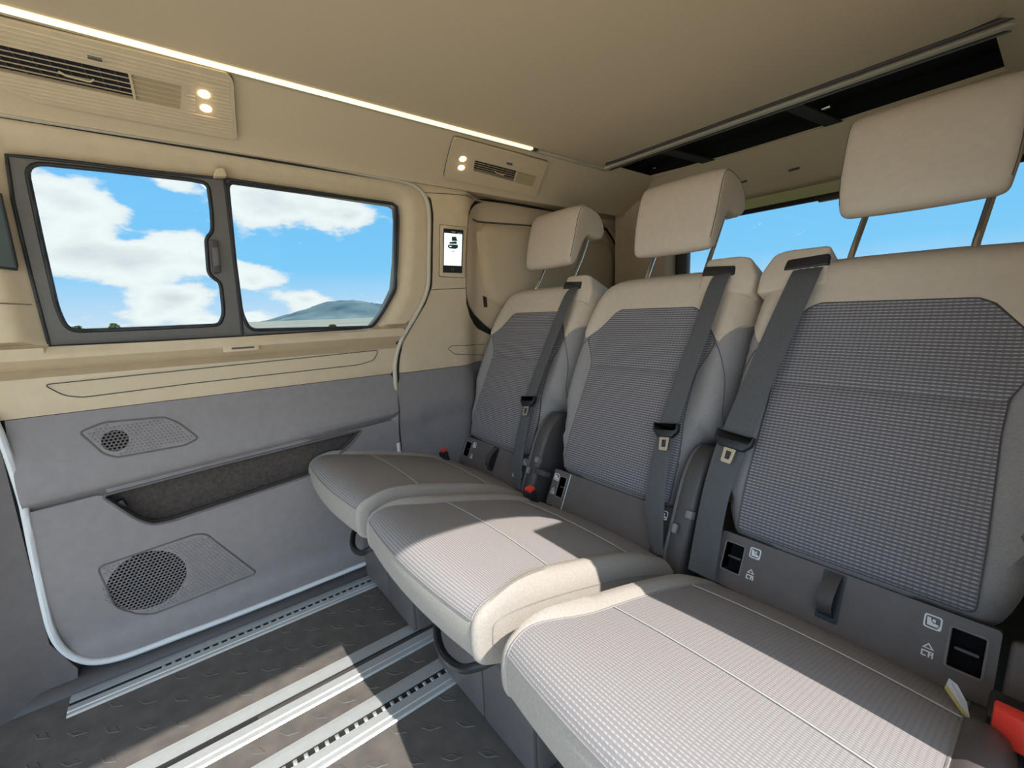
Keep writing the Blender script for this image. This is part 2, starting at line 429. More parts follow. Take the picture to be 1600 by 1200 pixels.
ceiling = struct('ceiling', 'flat beige roof board above the bench seats', 'ceiling')
RB = rnd([(.282, -1.5), (1.335, -1.5), (1.335, 1.405), (.282, 1.405)], .07)
sheet('roof_board', RB, [], .12, lambda P: np.column_stack([P, 0*P[:, 0]+1.449]), 'roof_board', ceiling, back=lambda X: X+np.array([0, 0, .02]), smooth=True)
mk('roof_skin', [(-.1, -1.5, 1.53), (1.7, -1.5, 1.53), (1.7, 2.0, 1.53), (-.1, 2.0, 1.53), (-.1, -1.5, 1.55), (1.7, -1.5, 1.55), (1.7, 2.0, 1.55), (-.1, 2.0, 1.55)],
   [(0, 1, 2, 3), (4, 5, 6, 7), (0, 1, 5, 4), (1, 2, 6, 5), (2, 3, 7, 6), (3, 0, 4, 7)], 'beige_liner', ceiling)
# surround of the board, with the storage opening behind it
sheet('roof_surround', [(.262, -1.5), (1.345, -1.5), (1.345, 1.80), (.225, 1.80), (.225, 1.47), (.262, 1.44)],
      [rnd([(.274, -1.49), (1.34, -1.49), (1.34, 1.415), (.274, 1.415)], .07), [(.262, 1.512), (1.333, 1.500), (1.326, 1.748), (.90, 1.778), (.62, 1.782), (.40, 1.768), (.245, 1.744)]],
      .15, lambda P: np.column_stack([P, 0*P[:, 0]+1.455]), 'beige_liner', ceiling, back=lambda X: X+np.array([0, 0, .012]))
tube('edge_gasket', [(.30, 1.418, 1.450), (.8, 1.418, 1.450), (1.50, 1.418, 1.450)], .006, 'charcoal_plastic', ceiling)
box('edge_rail', (.875, 1.452, 1.449), (1.26, .022, .010), 'seal_beige', ceiling, .003)
box('edge_rail', (.875, 1.488, 1.451), (1.25, .010, .006), 'charcoal_plastic', ceiling, .002)
# storage recess with net
net = struct('trim_1', 'black net lined storage recess in the roof above the rear window', 'storage recess')
mk('recess_liner', [(.24, 1.50, 1.453), (1.335, 1.50, 1.453), (1.335, 1.79, 1.453), (.24, 1.79, 1.453), (.26, 1.52, 1.515), (1.32, 1.52, 1.515), (1.32, 1.77, 1.515), (.26, 1.77, 1.515)],
   [(4, 5, 6, 7), (0, 1, 5, 4), (1, 2, 6, 5), (2, 3, 7, 6), (3, 0, 4, 7)], 'net_black', net)
for x0 in (.47, .885):
    mk('strap', [(x0, 1.505, 1.457), (x0+.045, 1.505, 1.457), (x0+.075, 1.785, 1.457), (x0+.03, 1.785, 1.457), (x0, 1.505, 1.462), (x0+.045, 1.505, 1.462), (x0+.075, 1.785, 1.462), (x0+.03, 1.785, 1.462)],
       [(0, 1, 2, 3), (4, 5, 6, 7), (0, 1, 5, 4), (1, 2, 6, 5), (2, 3, 7, 6), (3, 0, 4, 7)], 'strap_black', net)
box('clip', (.965, 1.60, 1.458), (.022, .014, .008), 'chrome', net, .002)
box('clip', (.365, 1.64, 1.458), (.010, .010, .008), 'chrome', net, .002)

# coves left and right (the same profile mirrored about the middle of the van)
wall_left = struct('wall_left', 'left inner wall of the van with beige pillar and grey lower trim', 'wall')
wall_right = struct('wall_right', 'right inner wall of the van with the open door', 'wall')
wall_rear = struct('wall_rear', 'rear end of the van around the tailgate window', 'wall')
cp = [(-.08, 1.352), (.060, 1.350), (.072, 1.336), (.080, 1.3345)] + [(float(cove(np.array([[0, z]]))[0]), z) for z in (1.335, 1.348, 1.374, 1.40, 1.422, 1.444, 1.452)] + [(.285, 1.46)]
ys = np.linspace(-1.5, 1.96, 30)
loft('headliner', [[(x, y, z) for x, z in cp] for y in ys], 'beige_liner', wall_left)
loft('headliner', [[(1.59-x, y, z) for x, z in cp[2:]] for y in ys], 'beige_liner', wall_right)

tube('cove_gap_shade', [(.070, y, 1.3345) for y in (-1.5, -.5, .2, .62)], .0048, 'gap_dark', wall_left)  # dark tube painting in the shade of the groove below the cove
# outer skins keep daylight out everywhere but at the glass
hole = np.array([(p[0], p[1]) for p in WIN_OUT]); hc = hole.mean(0); hole = hc+(hole-hc)*1.20
fq = [(-.62, 1.02), (-.315, 1.02), (-.335, 1.215), (-.62, 1.215)]
sheet('outer_skin', [(-1.5, -.06), (1.97, -.06), (1.97, 1.54), (-1.5, 1.54)], [hole], .25, lambda P: np.column_stack([0*P[:, 0]-.125+.04*(P[:, 1]-.7)*(P[:, 1] > .7), P]), 'grey_dark_plastic', wall_left, back=bk(-.02))
DO = np.array([(-1.35, .03), (.605, .03), (.605, 1.250), (.61, 1.258), (.74, 1.264), (.745, 1.275), (.735, 1.305), (.70, 1.338), (.64, 1.362), (.57, 1.378), (.48, 1.392), (.30, 1.40), (-1.35, 1.40)])
sheet('door_surround', [(-1.5, -.06), (1.97, -.06), (1.97, 1.54), (-1.5, 1.54)], [DO], .25, lambda P: np.column_stack([0*P[:, 0]+1.545, P]), 'beige_plastic', wall_right, back=bk(.018))

# rear wall with the tailgate window opening
RW = rnd([(.345, .70), (1.42, .70), (1.42, 1.268), (.345, 1.268)], .03)
sheet('tailgate_trim', [(-.07, -.06), (1.66, -.06), (1.66, 1.54), (-.07, 1.54)], [RW], .2, lambda P: np.column_stack([P[:, 0], 0*P[:, 0]+1.93, P[:, 1]]), 'body_paint', wall_rear, back=lambda X: X+np.array([0, .04, 0]))
loft('rear_headliner', [[(x, y, z) for y, z in ((1.765, 1.456), (1.79, 1.438), (1.84, 1.39), (1.885, 1.332), (1.895, 1.322), (1.93, 1.318))] for x in np.linspace(.1, 1.5, 15)], 'beige_liner', wall_rear)
for x in (.80, .62): 
    box('hook', (x, 1.853, 1.372), (.035, .006, .012), 'seam_dark', wall_rear, .002, Matrix.Rotation(math.radians(-45), 3, 'X'))
box('corner_trim', (.17, 1.86, .95), (.30, .10, .90), 'beige_plastic', wall_rear, .03)
box('corner_trim', (1.50, 1.86, .95), (.14, .10, .90), 'beige_plastic', wall_rear, .03)
window_3 = struct('window_3', 'rear tailgate window behind the headrests', 'window')
tube('gasket', [(x, 1.924, z) for x, z in RW], .010, 'rubber', window_3, closed=True)
sheet('pane', RW, [], .3, lambda P: np.column_stack([P[:, 0], 0*P[:, 0]+1.945, P[:, 1]]), 'tinted_glass', window_3)
box('frame_bar', (.345, 1.905, .98), (.055, .03, .56), 'charcoal_plastic', window_3, .006)
box('brake_light', (.93, 1.917, 1.262), (.13, .02, .022), 'black_plastic', window_3, .003)

# ------------------------------------------------------------------ sliding door on the left
door = struct('door_1', 'sliding side door with beige window surround and grey lower panel', 'door')
zb = .70
dl = [tuple(p) for p in DOOR if p[1] < zb-.002]
low_out = [(-.311, zb)] + dl + [(yb, zb)]
low_out = np.array(low_out)
nosplit = lambda P: 0*P[:, 0]+.015
POCKET = rnd(trace([(158, 775), (360, 722), (566, 671), (550, 692), (497, 738), (380, 777), (266, 815), (238, 820), (212, 811)], lambda P: 0*P[:, 0]+.02), .014)
SPK1 = rnd(trace([(122, 677), (160, 662), (256, 653), (278, 661), (310, 684), (288, 695), (182, 714), (162, 709)], lambda P: 0*P[:, 0]+.022), .010)
SPK2 = rnd(trace([(152, 886), (305, 834), (322, 834), (402, 897), (240, 962), (214, 962), (180, 950)], lambda P: 0*P[:, 0]+.018), .014)
dp = on(door_low)
LN = [[(y, zc(y)+k) for y in np.linspace(-.34, .70, 12)] for k in (-.0045, -.0035, .004, .012, .020)] + [[(-.34, z), (.70, z)] for z in (.09, .107, .125)]
sheet('door_lower_panel', low_out, [POCKET, SPK1, SPK2], .02, dp, 'grey_plastic', door, back=bk(-.035), lines=LN)
PAD = rnd(trace([(68, 601), (300, 577), (591, 547), (583, 563), (560, 570), (300, 599), (128, 621), (100, 618)], lambda P: lean(P)+.012), .012)
up_out = [(-.60, zb+.002)] + [(yb, zb+.002)] + [tuple(p) for p in seal_rear if p[1] > zb+.004] + [(-.60, 1.338)]
LU = [[(y, .863-k) for y in (-.62, .70)] for k in (-.0115, -.0025, .0, .004, .017, .030, .036, .046, .057, .072, .085)]
sheet('door_upper_trim', up_out, [WIN_OUT, PAD], .016, on(door_up), 'beige_plastic', door, back=bk(-.03), lines=LU)
tube('edge_seal', [(.018, y, z) for y, z in resample(chaikin([(-.345, .80), (-.318, .70)]+[tuple(p) for p in seal_low]+[(yb-.05, .040), (yb-.012, .055), (yb, .10)]+[tuple(p) for p in seal_rear[:1]], 2, False), .03, False)], .0080, 'seal_white', door)
tube('edge_seal', [(.010+max(0, .10*(z-.7)), y, z) for y, z in resample(chaikin([(yb, .11)]+[tuple(p) for p in seal_rear], 2, False), .03, False)], .0075, 'seal_beige', door)
tube('edge_gap', [(.002+max(0, .10*(z-.7)), y+.011, z+.004) for y, z in resample(chaikin([(yb, .11)]+[tuple(p) for p in seal_rear], 2, False), .03, False)], .0085, 'gap_dark', door)
# crease line of the panel and the storage pocket
PK = POCKET
sheet('pocket_back', PK, [], .02, lambda P: np.column_stack([door_low(P)*0-.022, P]), 'pocket_felt', door, back=bk(.035))
tube('pocket_rim', [(float(door_low(np.array([p]))[0])+.001, p[0], p[1]) for p in resample(PK, .02)], .0035, 'grey_dark_plastic', door, closed=True)
up_ = onsurf(184, 791, lambda P: 0*P[:, 0]-.005)
us = box('usb_socket', (-.008, up_[0], up_[1]), (.02, .034, .024), 'black_plastic', door, .004, Matrix.Rotation(.35, 3, 'X'))
box('socket_contact', (.0, up_[0], up_[1]), (.003, .012, .004), 'icon_white', us, .001)
def grille(name, outl, pitch, circ, rc, depth, base_mat):
    """perforated cover: pressed dimples all over, real holes with dark backing inside the circle"""
    g = sheet(name, outl, [], .012, on(door_low, .002), base_mat, door, back=bk(-.02)) if circ is None else None
    c = np.array(circ); th = np.linspace(0, 2*math.pi, 28, endpoint=False)
    ring = np.array([(c[0]+rc*math.cos(t), c[1]+rc*math.sin(t)) for t in th])
    g = sheet(name, outl, [ring], .012, on(door_low, .001), base_mat, door, back=bk(-.02))
    tube('cover_edge', [(float(door_low(np.array([p]))[0])+.001, p[0], p[1]) for p in resample(outl, .015)], .0022, 'grey_dark_plastic', g, closed=True)
    sheet('speaker_cone', ring, [], .03, on(door_low, -.012), 'black_backing', g)
    V = []; F = []; V2 = []; F2 = []
    lo, hi = outl.min(0), outl.max(0); j = 0; zz = lo[1]
    hexa = [(math.cos(math.pi/3*k+math.pi/6), math.sin(math.pi/3*k+math.pi/6)) for k in range(6)]
    while zz < hi[1]:
        yy = lo[0]+(pitch/2 if j % 2 else 0)
        while yy < hi[0]:
            p = np.array([[yy, zz]])
            dc = math.hypot(yy-c[0], zz-c[1])
            x = float(door_low(p)[0])
            R = pitch/math.sqrt(3)
            if dc < rc+pitch*.3:
                s = len(V)
                for hx, hy in hexa: V.append((x+.001, yy+hx*R, zz+hy*R))
                for hx, hy in hexa: V.append((x-.001, yy+hx*R*.66, zz+hy*R*.60))
                F += [(s+k, s+(k+1) % 6, s+6+(k+1) % 6, s+6+k) for k in range(6)]
            elif inside(p, outl)[0] and dist(p, outl)[0] > pitch*.8:
                s = len(V2)
                for hx, hy in hexa: V2.append((x+.0010, yy+hx*R*.72, zz+hy*R*.66))
                for hx, hy in hexa: V2.append((x+.0028, yy+hx*R*.40, zz+hy*R*.36))
                F2 += [(s+k, s+(k+1) % 6, s+6+(k+1) % 6, s+6+k) for k in range(6)]+[tuple(range(s+6, s+12))]
            yy += pitch
        zz += pitch*math.sqrt(3)/2; j += 1
    o = mk('speaker_mesh', V, F, base_mat, g); o['kind'] = 'stuff'
    o = mk('dimples', V2, F2, base_mat, g); o['kind'] = 'stuff'
    return g
c1 = onsurf(180, 689, lambda P: 0*P[:, 0]+.022); c2 = onsurf(232, 907, lambda P: 0*P[:, 0]+.018)
grille('speaker_grille', SPK1, .0085, c1, .026, .01, 'grey_plastic')
grille('speaker_grille', SPK2, .0090, c2, .082, .01, 'grey_plastic')
# sill pad and pull
sheet('sill_pad', PAD, [], .012, on(door_up, .0015), 'beige_liner', door, back=bk(-.006))
tube('pad_seam', [(float(door_up(np.array([p]))[0])+.0022, p[0], p[1]) for p in resample(PAD, .02)], .0013, 'seam_dark', door, closed=True)
h0 = onsurf(377, 544, lambda P: lean(P)+.016)
pl = box('blind_pull', (float(lean(np.array([h0]))[0])+.014, h0[0], h0[1]), (.014, .088, .018), 'beige_plastic', door, .004, Matrix.Rotation(.0, 3, 'X'))
box('grip_slot', (float(lean(np.array([h0]))[0])+.0212, h0[0]+.004, h0[1]+.001), (.002, .055, .005), 'seam_dark', pl, .0008)
tb = [onsurf(*p, lean) for p in ((333, 277), (336, 264), (350, 263), (355, 277))]
extrude('top_clip', rnd(tb, .006), -.03, .008, lambda p, dd: (float(lean(np.array([p]))[0])+dd, p[0], p[1]), 'beige_plastic', door, .003)

# ------------------------------------------------------------------ the two panes in the door
ya = WIN_OUT[np.argmin(WIN_OUT[:, 0])][0]
top_split = onsurf(352, 278, lean); bot_split = onsurf(381, 527, lean)
def split_poly(left):
    a, b = np.array(top_split), np.array(bot_split); n = np.array([-(b-a)[1], (b-a)[0]]); out = []
    P = list(WIN_OUT); m = len(P); s = lambda p: (np.array(p)-a) @ n
    sg = 1 if (s(onsurf(200, 400, lean)) > 0) == left else -1
    for i in range(m):
        p, q = P[i], P[(i+1) % m]; sp, sq = s(p)*sg, s(q)*sg
        if sp >= 0: out.append(p)
        if sp*sq < 0: t = sp/(sp-sq); out.append(np.array(p)+(np.array(q)-np.array(p))*t)
    return np.array(out)
glassx = lambda P: lean(P)-.030
window_1 = struct('window_1', 'front sliding pane of the side door window, with latch', 'window')
window_2 = struct('window_2', 'rear fixed pane of the side door window', 'window')
def ring3(poly, off): return [(float(lean(np.array([p]))[0])+off, p[0], p[1]) for p in resample(poly, .02)]
for wn, left, hole_ in ((window_1, True, WIN1), (window_2, False, WIN2)):
    pr = split_poly(left); ce = pr.mean(0)
    sheet('frame', pr, [hole_], .02, on(lambda P: lean(P)-.018), 'window_frame', wn, back=bk(-.02))
    tube('gasket', ring3(hole_, -.019), .0050, 'rubber', wn, closed=True)
    sheet('pane', hole_, [], .2, on(glassx), 'tinted_glass', wn)
    tube('outer_gasket', ring3(pr, -.017), .0035, 'rubber', wn, closed=True)
la = trace([(329, 374), (341, 374), (346, 425), (334, 428)], lean)
lt = extrude('latch', rnd(la, .004), -.03, -.006, lambda p, dd: (float(lean(np.array([p]))[0])+dd, p[0], p[1]), 'charcoal_plastic', window_1, .003)
la2 = trace([(331, 386), (341, 386), (344, 414), (335, 416)], lean)
extrude('latch_button', rnd(la2, .003), -.008, -.002, lambda p, dd: (float(lean(np.array([p]))[0])+dd, p[0], p[1]), 'window_frame', lt, .001)
# dark pane ahead of the door and front pillar
window_4 = struct('window_4', 'dark glass edge at the far left of the picture', 'window')
gp = trace([(-60, 290), (0, 303), (26, 415), (27, 421), (-60, 412)], lambda P: lean(P)+.004)
sheet('pane', gp, [], .1, on(lambda P: lean(P)+.004), 'dark_glass', window_4, back=bk(-.008))
tube('gasket', [(float(lean(np.array([p]))[0])+.004, p[0], p[1]) for p in gp], .003, 'rubber', window_4, closed=True)
fp = trace([(0, 474), (50, 476)], lean)
tube('trim_seam', [(float(lean(np.array([p]))[0])+.001, p[0], p[1]) for p in fp], .0012, 'seam_dark', door)

# front pillar, step and sill trims on the left wall
sheet('front_pillar_trim', [(-1.5, -.05), (-.30, -.05), (-.285, .05), (-.322, .14), (-.326, .70), (-.36, .86), (-1.5, .86)], [], .05, on(lambda P: .004+.02*sstep(-.34, -.42, P[:, 0])+.03*sstep(.35, .05, P[:, 1])*sstep(-.36, -.50, P[:, 0])), 'grey_dark_plastic', wall_left, back=bk(-.03))
sheet('front_upper_trim', [(-1.5, .862), (-.61, .862), (-.61, 1.34), (-1.5, 1.34)], [], .1, on(lean), 'beige_plastic', wall_left, back=bk(-.03))
loft('door_sill', [[(x, y, z) for x, z in ((-.04, .03), (.0, .028), (.012, .022), (.026, .004), (.028, -.001))] for y in np.linspace(-1.5, .7, 12)], 'charcoal_plastic', wall_left)
# C pillar
def pil_x(P):
    y, z = P[:, 0], P[:, 1]; b = lean(P)
    return b+.010*sstep(yb+.02, yb+.05, y)-.075*sstep(.905, 1.03, y)
def pil_low(P):
    y, z = P[:, 0], P[:, 1]; c = zc(y)-.055+.03
    up = .020*np.sin(np.clip((.70-z)/(.70-c), 0, 1)*math.pi*.5)**1.3
    return np.where(z > c, up, .008)+.006-.075*sstep(.905, 1.03, y)
pr = [tuple(p) for p in seal_rear if p[1] > zb-.005 and p[0] > .55]
po = [(yb+.016, zb)] + [(p[0]+.016, p[1]+.004) for p in seal_rear if p[1] > zb+.005 and p[0] > .60 and p[1] < 1.31]
COV = trace([(733, 325), (743, 312), (760, 308), (804, 313), (888, 331), (949, 348), (969, 380), (979, 420), (979, 500), (960, 540), (850, 540), (780, 530), (763, 522), (743, 511), (729, 487), (727, 437), (730, 352)], pil_x)
COV = chaikin(COV, 1)
sheet('pillar_upper_trim', po+[(po[-1][0]-.1, 1.335), (1.96, 1.335), (1.96, zb)], [COV], .03, on(pil_x), 'beige_plastic', wall_left, back=bk(-.03))
sheet('pillar_lower_trim', [(yb+.014, .0), (1.96, .0), (1.96, zb-.002), (yb+.014, zb-.002)], [], .03, on(pil_low), 'grey_plastic', wall_left, back=bk(-.03))
for a in (((668, 453), (727, 450)), ((663, 301), (700, 303), (739, 311)), ((757, 538), (706, 540), (700, 545), (710, 553), (757, 555))):
    q = resample(trace(a, pil_x), .01, False); tube('trim_seam', [(float(pil_x(np.array([p]))[0])+.0005, p[0], p[1]) for p in q], .0012, 'seam_dark', wall_left)
# recessed quarter panel and its padded cover
sheet('quarter_recess', COV, [], .05, on(pil_x, -.022), 'gap_dark', wall_left)
cc = COV.mean(0); cin = trace([(737, 330), (746, 318), (762, 313), (804, 318), (888, 336), (945, 352), (965, 382), (974, 420), (974, 500), (955, 535), (850, 535), (785, 522), (766, 512), (746, 492), (733, 470), (731, 437), (734, 352)], pil_x)
cin = chaikin(cin, 1)
sheet('quarter_panel', cin, [], .025, lambda P: np.column_stack([pil_x(P)-.014+.014*sstep(0, .03, dist(P, cin)), P]), 'beige_liner', wall_left, back=bk(-.01))
sheet('panel_seam_band', trace([(738, 341), (840, 352), (930, 366), (930, 369), (840, 355), (738, 344)], pil_x), [], .05, on(pil_x, .001), 'seam_dark', wall_left)
shade = thing('window_cover', 'beige padded cover hanging over the rear side window behind the seats', 'window cover')
pd = trace([(745, 347), (800, 352), (837, 357), (920, 370), (955, 380), (962, 420), (955, 480), (900, 492), (830, 488), (800, 484), (780, 479), (767, 471), (756, 447), (750, 403)], lambda P: pil_x(P)+.01)
pd = chaikin(pd, 1)
sheet('pad', pd, [], .02, lambda P: np.column_stack([pil_x(P)+.002+.020*np.sqrt(np.clip(1-(1-np.clip(dist(P, pd)/.03, 0, 1))**2, 0, 1)), P]), 'beige_liner', shade, back=bk(-.006))
sheet('hem_tab', trace([(754, 462), (760, 465), (761, 480), (756, 480)], pil_x), [], .02, on(pil_x, .003), 'black_plastic', shade, back=bk(-.002))

# ------------------------------------------------------------------ touch display on the pillar
disp = thing('touch_display', 'small lit touch screen set upright in the beige pillar', 'display')
bz = rnd(trace([(687, 351), (729, 356), (725, 434), (686, 432)], pil_x), .006)
extrude('bezel', bz, -.006, .004, lambda p, dd: (float(pil_x(np.array([p]))[0])+dd, p[0], p[1]), 'beige_plastic', disp, .0015)
tube('bezel_gap', [(float(pil_x(np.array([p]))[0])+.001, p[0], p[1]) for p in resample(bz, .01)], .0016, 'seam_dark', disp, closed=True)
bs = trace([(692, 357), (723, 360), (721, 427), (691, 426)], pil_x)
def quadpt(q, s, t): return (q[0]*(1-s)+q[1]*s)*(1-t)+(q[3]*(1-s)+q[2]*s)*t
def onq(q, poly, d0, d1, name, mat, par, bev=0.):
    return extrude(name, [quadpt(q, s, t) for s, t in poly], d0, d1, lambda p, dd: (float(pil_x(np.array([p]))[0])+dd, p[0], p[1]), mat, par, bev)
R4 = lambda a, b, c, e: [(a, b), (c, b), (c, e), (a, e)]
onq(bs, R4(0, 0, 1, 1), 0, .0050, 'glass_front', 'black_plastic', disp)
scr = onq(bs, R4(.04, .10, .94, .83), .0050, .0056, 'screen', 'screen_glow', disp)
onq(bs, [(.30, .30), (.62, .27), (.68, .30), (.66, .33), (.30, .335)], .0056, .0060, 'picture_roof', 'screen_dark', scr)
onq(bs, [(.40, .175), (.62, .165), (.70, .26), (.42, .27)], .0056, .0060, 'picture_tent', 'screen_dark', scr)
onq(bs, [(.22, .37), (.34, .35), (.70, .345), (.74, .37), (.72, .42), (.60, .445), (.30, .44), (.22, .41)], .0056, .0060, 'picture_van', 'screen_dark', scr)
onq(bs, R4(.30, .385, .40, .405), .0060, .0063, 'picture_lamp', 'screen_glow', scr)
onq(bs, R4(.42, .50, .56, .515), .0056, .0060, 'caption', 'screen_dark', scr)
for t in (.62, .70, .79): onq(bs, R4(.10, t, .88, t+.006), .0056, .0059, 'menu_line', 'screen_line', scr)
onq(bs, R4(.40, .055, .60, .068), .0050, .0055, 'status_text', 'icon_white', disp); onq(bs, R4(.70, .075, .92, .088), .0050, .0055, 'status_text', 'icon_white', disp)
for a in (R4(.42, .885, .56, .893), R4(.42, .935, .56, .943), R4(.42, .885, .445, .943), R4(.535, .885, .56, .943)): onq(bs, a, .0050, .0054, 'home_key', 'window_frame', disp)

# ------------------------------------------------------------------ overhead vents with reading lamps
covP = lambda off: (lambda P: np.column_stack([cove(P)+off*.5, P[:, 0], P[:, 1]-off*.85]))
def cpt(p, off): q = np.array([p]); return (float(cove(q)[0])+off*.5, p[0], p[1]-off*.85)
def cove2(P): return cove(P+np.array([0, .0094]))+.0055
def tracev(pts):
    q = trace(pts, cove2); q[:, 1] += .0094; return q
def vent(label, panel, ventq, split, lamps, usb, ribs, closed_right=True):
    t = thing('overhead_vent', label, 'air vent', 'overhead vents with lamps')
    po_ = rnd(tracev(panel), .010); vq = tracev(ventq)
    sheet('housing', po_, [rnd(vq, .004)], .012, covP(.011), 'beige_plastic', t, back=lambda X: X+np.array([-.0055, 0, .0095]))
    tube('housing_edge', [cpt(p, .003) for p in resample(po_, .02)], .0016, 'seam_dark', t, closed=True)
    # quad a(left top) b(right top) c(right bottom) d(left bottom)
    a, b, c, d = (vq[0], vq[1], vq[2], vq[3])
    L = lambda s, k: (a*(1-s)+b*s)*(1-k)+(d*(1-s)+c*s)*k
    s0, s1 = (0, split)
    sheet('duct', [L(-.03, -.2), L(split+.02, -.2), L(split+.02, 1.25), L(-.03, 1.25)], [], .05, covP(.0012), 'black_plastic', t)
    sheet('closed_flap', [L(split, 0), L(1, 0), L(1, 1), L(split, 1)], [], .05, covP(.007), 'flap_tan', t)
    n = 5
    for i in range(1, n):
        k = i/n
        P0, P1 = L(0, k), L(1, k); off = .0095
        e = (d-a)/n*.055
        strip('slat', [cpt(P0-e, off), cpt((P0+P1)/2-e, off), cpt(P1-e, off)], [cpt(P0+e, off), cpt((P0+P1)/2+e, off), cpt(P1+e, off)], 'beige_plastic', t, thick=(-.0012, 0, .002))
    for i in range(1, 9):
        s = split*i/9; strip('vane', [cpt(L(s, .02), +.005), cpt(L(s, .98), +.005)], [cpt(L(s+.006, .02), +.005), cpt(L(s+.006, .98), +.005)], 'charcoal_plastic', t, thick=(-.002, 0, .004))
    strip('divider', [cpt(L(split-.008, 0), .0105), cpt(L(split-.008, 1), .0105)], [cpt(L(split+.008, 0), .0105), cpt(L(split+.008, 1), .0105)], 'beige_plastic', t, thick=(-.003, 0, .004))
    tube('adjuster', [cpt(L(split*.48, .50), .011), cpt(L(split*.52, .56), .014), cpt(L(split*.68, .60), .014), cpt(L(split*.72, .52), .011)], .0022, 'beige_plastic', t)
    for lp in lamps:
        q = tracev([lp])[0]; r = .0105
        ring = [(q[0]+r*math.cos(x)*1.0, q[1]+r*math.sin(x)*.42) for x in np.linspace(0, 2*math.pi, 16, endpoint=False)]
        extrude('lamp_lens', ring, .0100, .0125, lambda p, dd: cpt(p, dd), 'lamp_glow', t, .0008)
    q = tracev(usb); u = extrude('usb_socket', rnd(q, .002), .010, .0125, lambda p, dd: cpt(p, dd), 'seal_beige', t, .0006)
    ce = q.mean(0); extrude('socket_slot', [ce+(p-ce)*.72 for p in q], .0124, .0130, lambda p, dd: cpt(p, dd), 'seam_dark', u)
    if ribs:
        V = []; F = []; zs = np.linspace(po_[:, 1].min()+.004, po_[:, 1].max()-.004, ribs); yy = np.arange(po_[:, 0].min(), po_[:, 0].max(), .008)
        big = [vq.mean(0)+(p-vq.mean(0))*1.06 for p in vq]
        for z in zs:
            q = np.column_stack([yy, 0*yy+z]); k = inside(q, po_) & (dist(q, po_) > .004) & ~inside(q, big)
            for lp in lamps:
                l = tracev([lp])[0]; k &= ~((abs(q[:, 0]-l[0]) < .014) & (abs(q[:, 1]-l[1]) < .010))
            for i in range(len(yy)-1):
                if k[i] and k[i+1]:
                    s = len(V); dz = .0012
                    V += [cpt((yy[i], z-dz), .0112), cpt((yy[i+1], z-dz), .0112), cpt((yy[i+1], z), .0132), cpt((yy[i], z), .0132), cpt((yy[i+1], z+dz), .0112), cpt((yy[i], z+dz), .0112)]
                    F += [(s, s+1, s+2, s+3), (s+3, s+2, s+4, s+5)]
        o = mk('ribs', V, F, 'beige_plastic', t); o['kind'] = 'stuff'
    return t
vent('long ribbed beige overhead vent with two lit lamps, above the sliding window', [(-150, -15), (355, 112), (366, 122), (371, 214), (364, 218), (61, 161), (-150, 80)],
     [(-60, 55), (284, 133), (282, 171), (-10, 109)], .72, [(319, 146), (322, 169)], [(131, 81), (163, 89), (164, 97), (132, 89)], 18)
vent('small beige overhead vent with two lit lamps, above the covered rear window', [(711, 214), (859, 254), (838, 307), (694, 278)],
     [(743, 250), (840, 275), (833, 292), (740, 267)], .66, [(724, 248), (721, 262)], [(791, 251), (803, 254), (803, 259), (791, 256)], 0)

# light strip
ls = thing('light_strip', 'warm glowing light strip along the edge of the roof board', 'light strip')
def prof(name, x0, x1, z0, z1, y0, y1, mat, par): return box(name, ((x0+x1)/2, (y0+y1)/2, (z0+z1)/2), (x1-x0, y1-y0, z1-z0), mat, par, .002)
prof('diffuser', .266, .280, 1.443, 1.450, -1.48, 1.06, 'strip_light', ls)
prof('carrier_rail', .256, .266, 1.443, 1.452, -1.48, 1.47, 'seal_beige', ls)
prof('end_cap', .266, .278, 1.443, 1.450, 1.062, 1.085, 'charcoal_plastic', ls)
prof('rail_tail', .262, .272, 1.446, 1.452, 1.085, 1.47, 'seal_beige', ls)

# ------------------------------------------------------------------ floor rails
def rail(label, x0, x1, y0, y1, teeth, tooth_from):
    t = thing('seat_rail', label, 'rail', 'aluminium seat rails in the floor')
    w = x1-x0; h = .006; a, b = x0+w*.40, x0+w*.60
    pr_l = [(x0, 0), (x0+.004, h*.6), (x0+w*.16, h*.7), (x0+w*.18, h), (a, h), (a, .001)]
    pr_r = [(b, .001), (b, h), (x1-w*.18, h), (x1-w*.16, h*.7), (x1-.004, h*.6), (x1, 0)]
    for p in (pr_l, pr_r):
        loft('rail_flange', [[(x, y, z) for x, z in p] for y in (y0, y1)], 'alu', t, smooth=False)
    box('slot', ((a+b)/2, (y0+y1)/2, .0012), (b-a, y1-y0, .0012), 'gap_dark', t, 0)
    if teeth:
        me = None
        for i, y in enumerate(np.arange(tooth_from, y1, .021)):
            if me is None:
                o = box('notch', (0, 0, 0), ((b-a)*.62, .008, .003), 'alu', t, .001, seg=1); me = o.data
            else:
                o = bpy.data.objects.new('notch', me); COL.objects.link(o); o.parent = t
            o.location = (a+(b-a)*.60, y, .0036)
    return t
rail('aluminium floor rail nearest the sliding door', .028, .110, -.30, 1.3, True, -.12)
r2 = rail('aluminium floor rail in the middle with a plain dark slot', .355, .461, -1.2, 1.3, False, 0)
box('slot_cover', (.412, .55, .004), (.012, 1.0, .003), 'charcoal_plastic', r2, .001)
rail('toothed aluminium floor rail under the middle seat', .525, .625, -1.2, 1.3, True, -.6)
rail('aluminium floor rail under the nearest seat', 1.04, 1.13, -1.2, 1.3, False, 0)

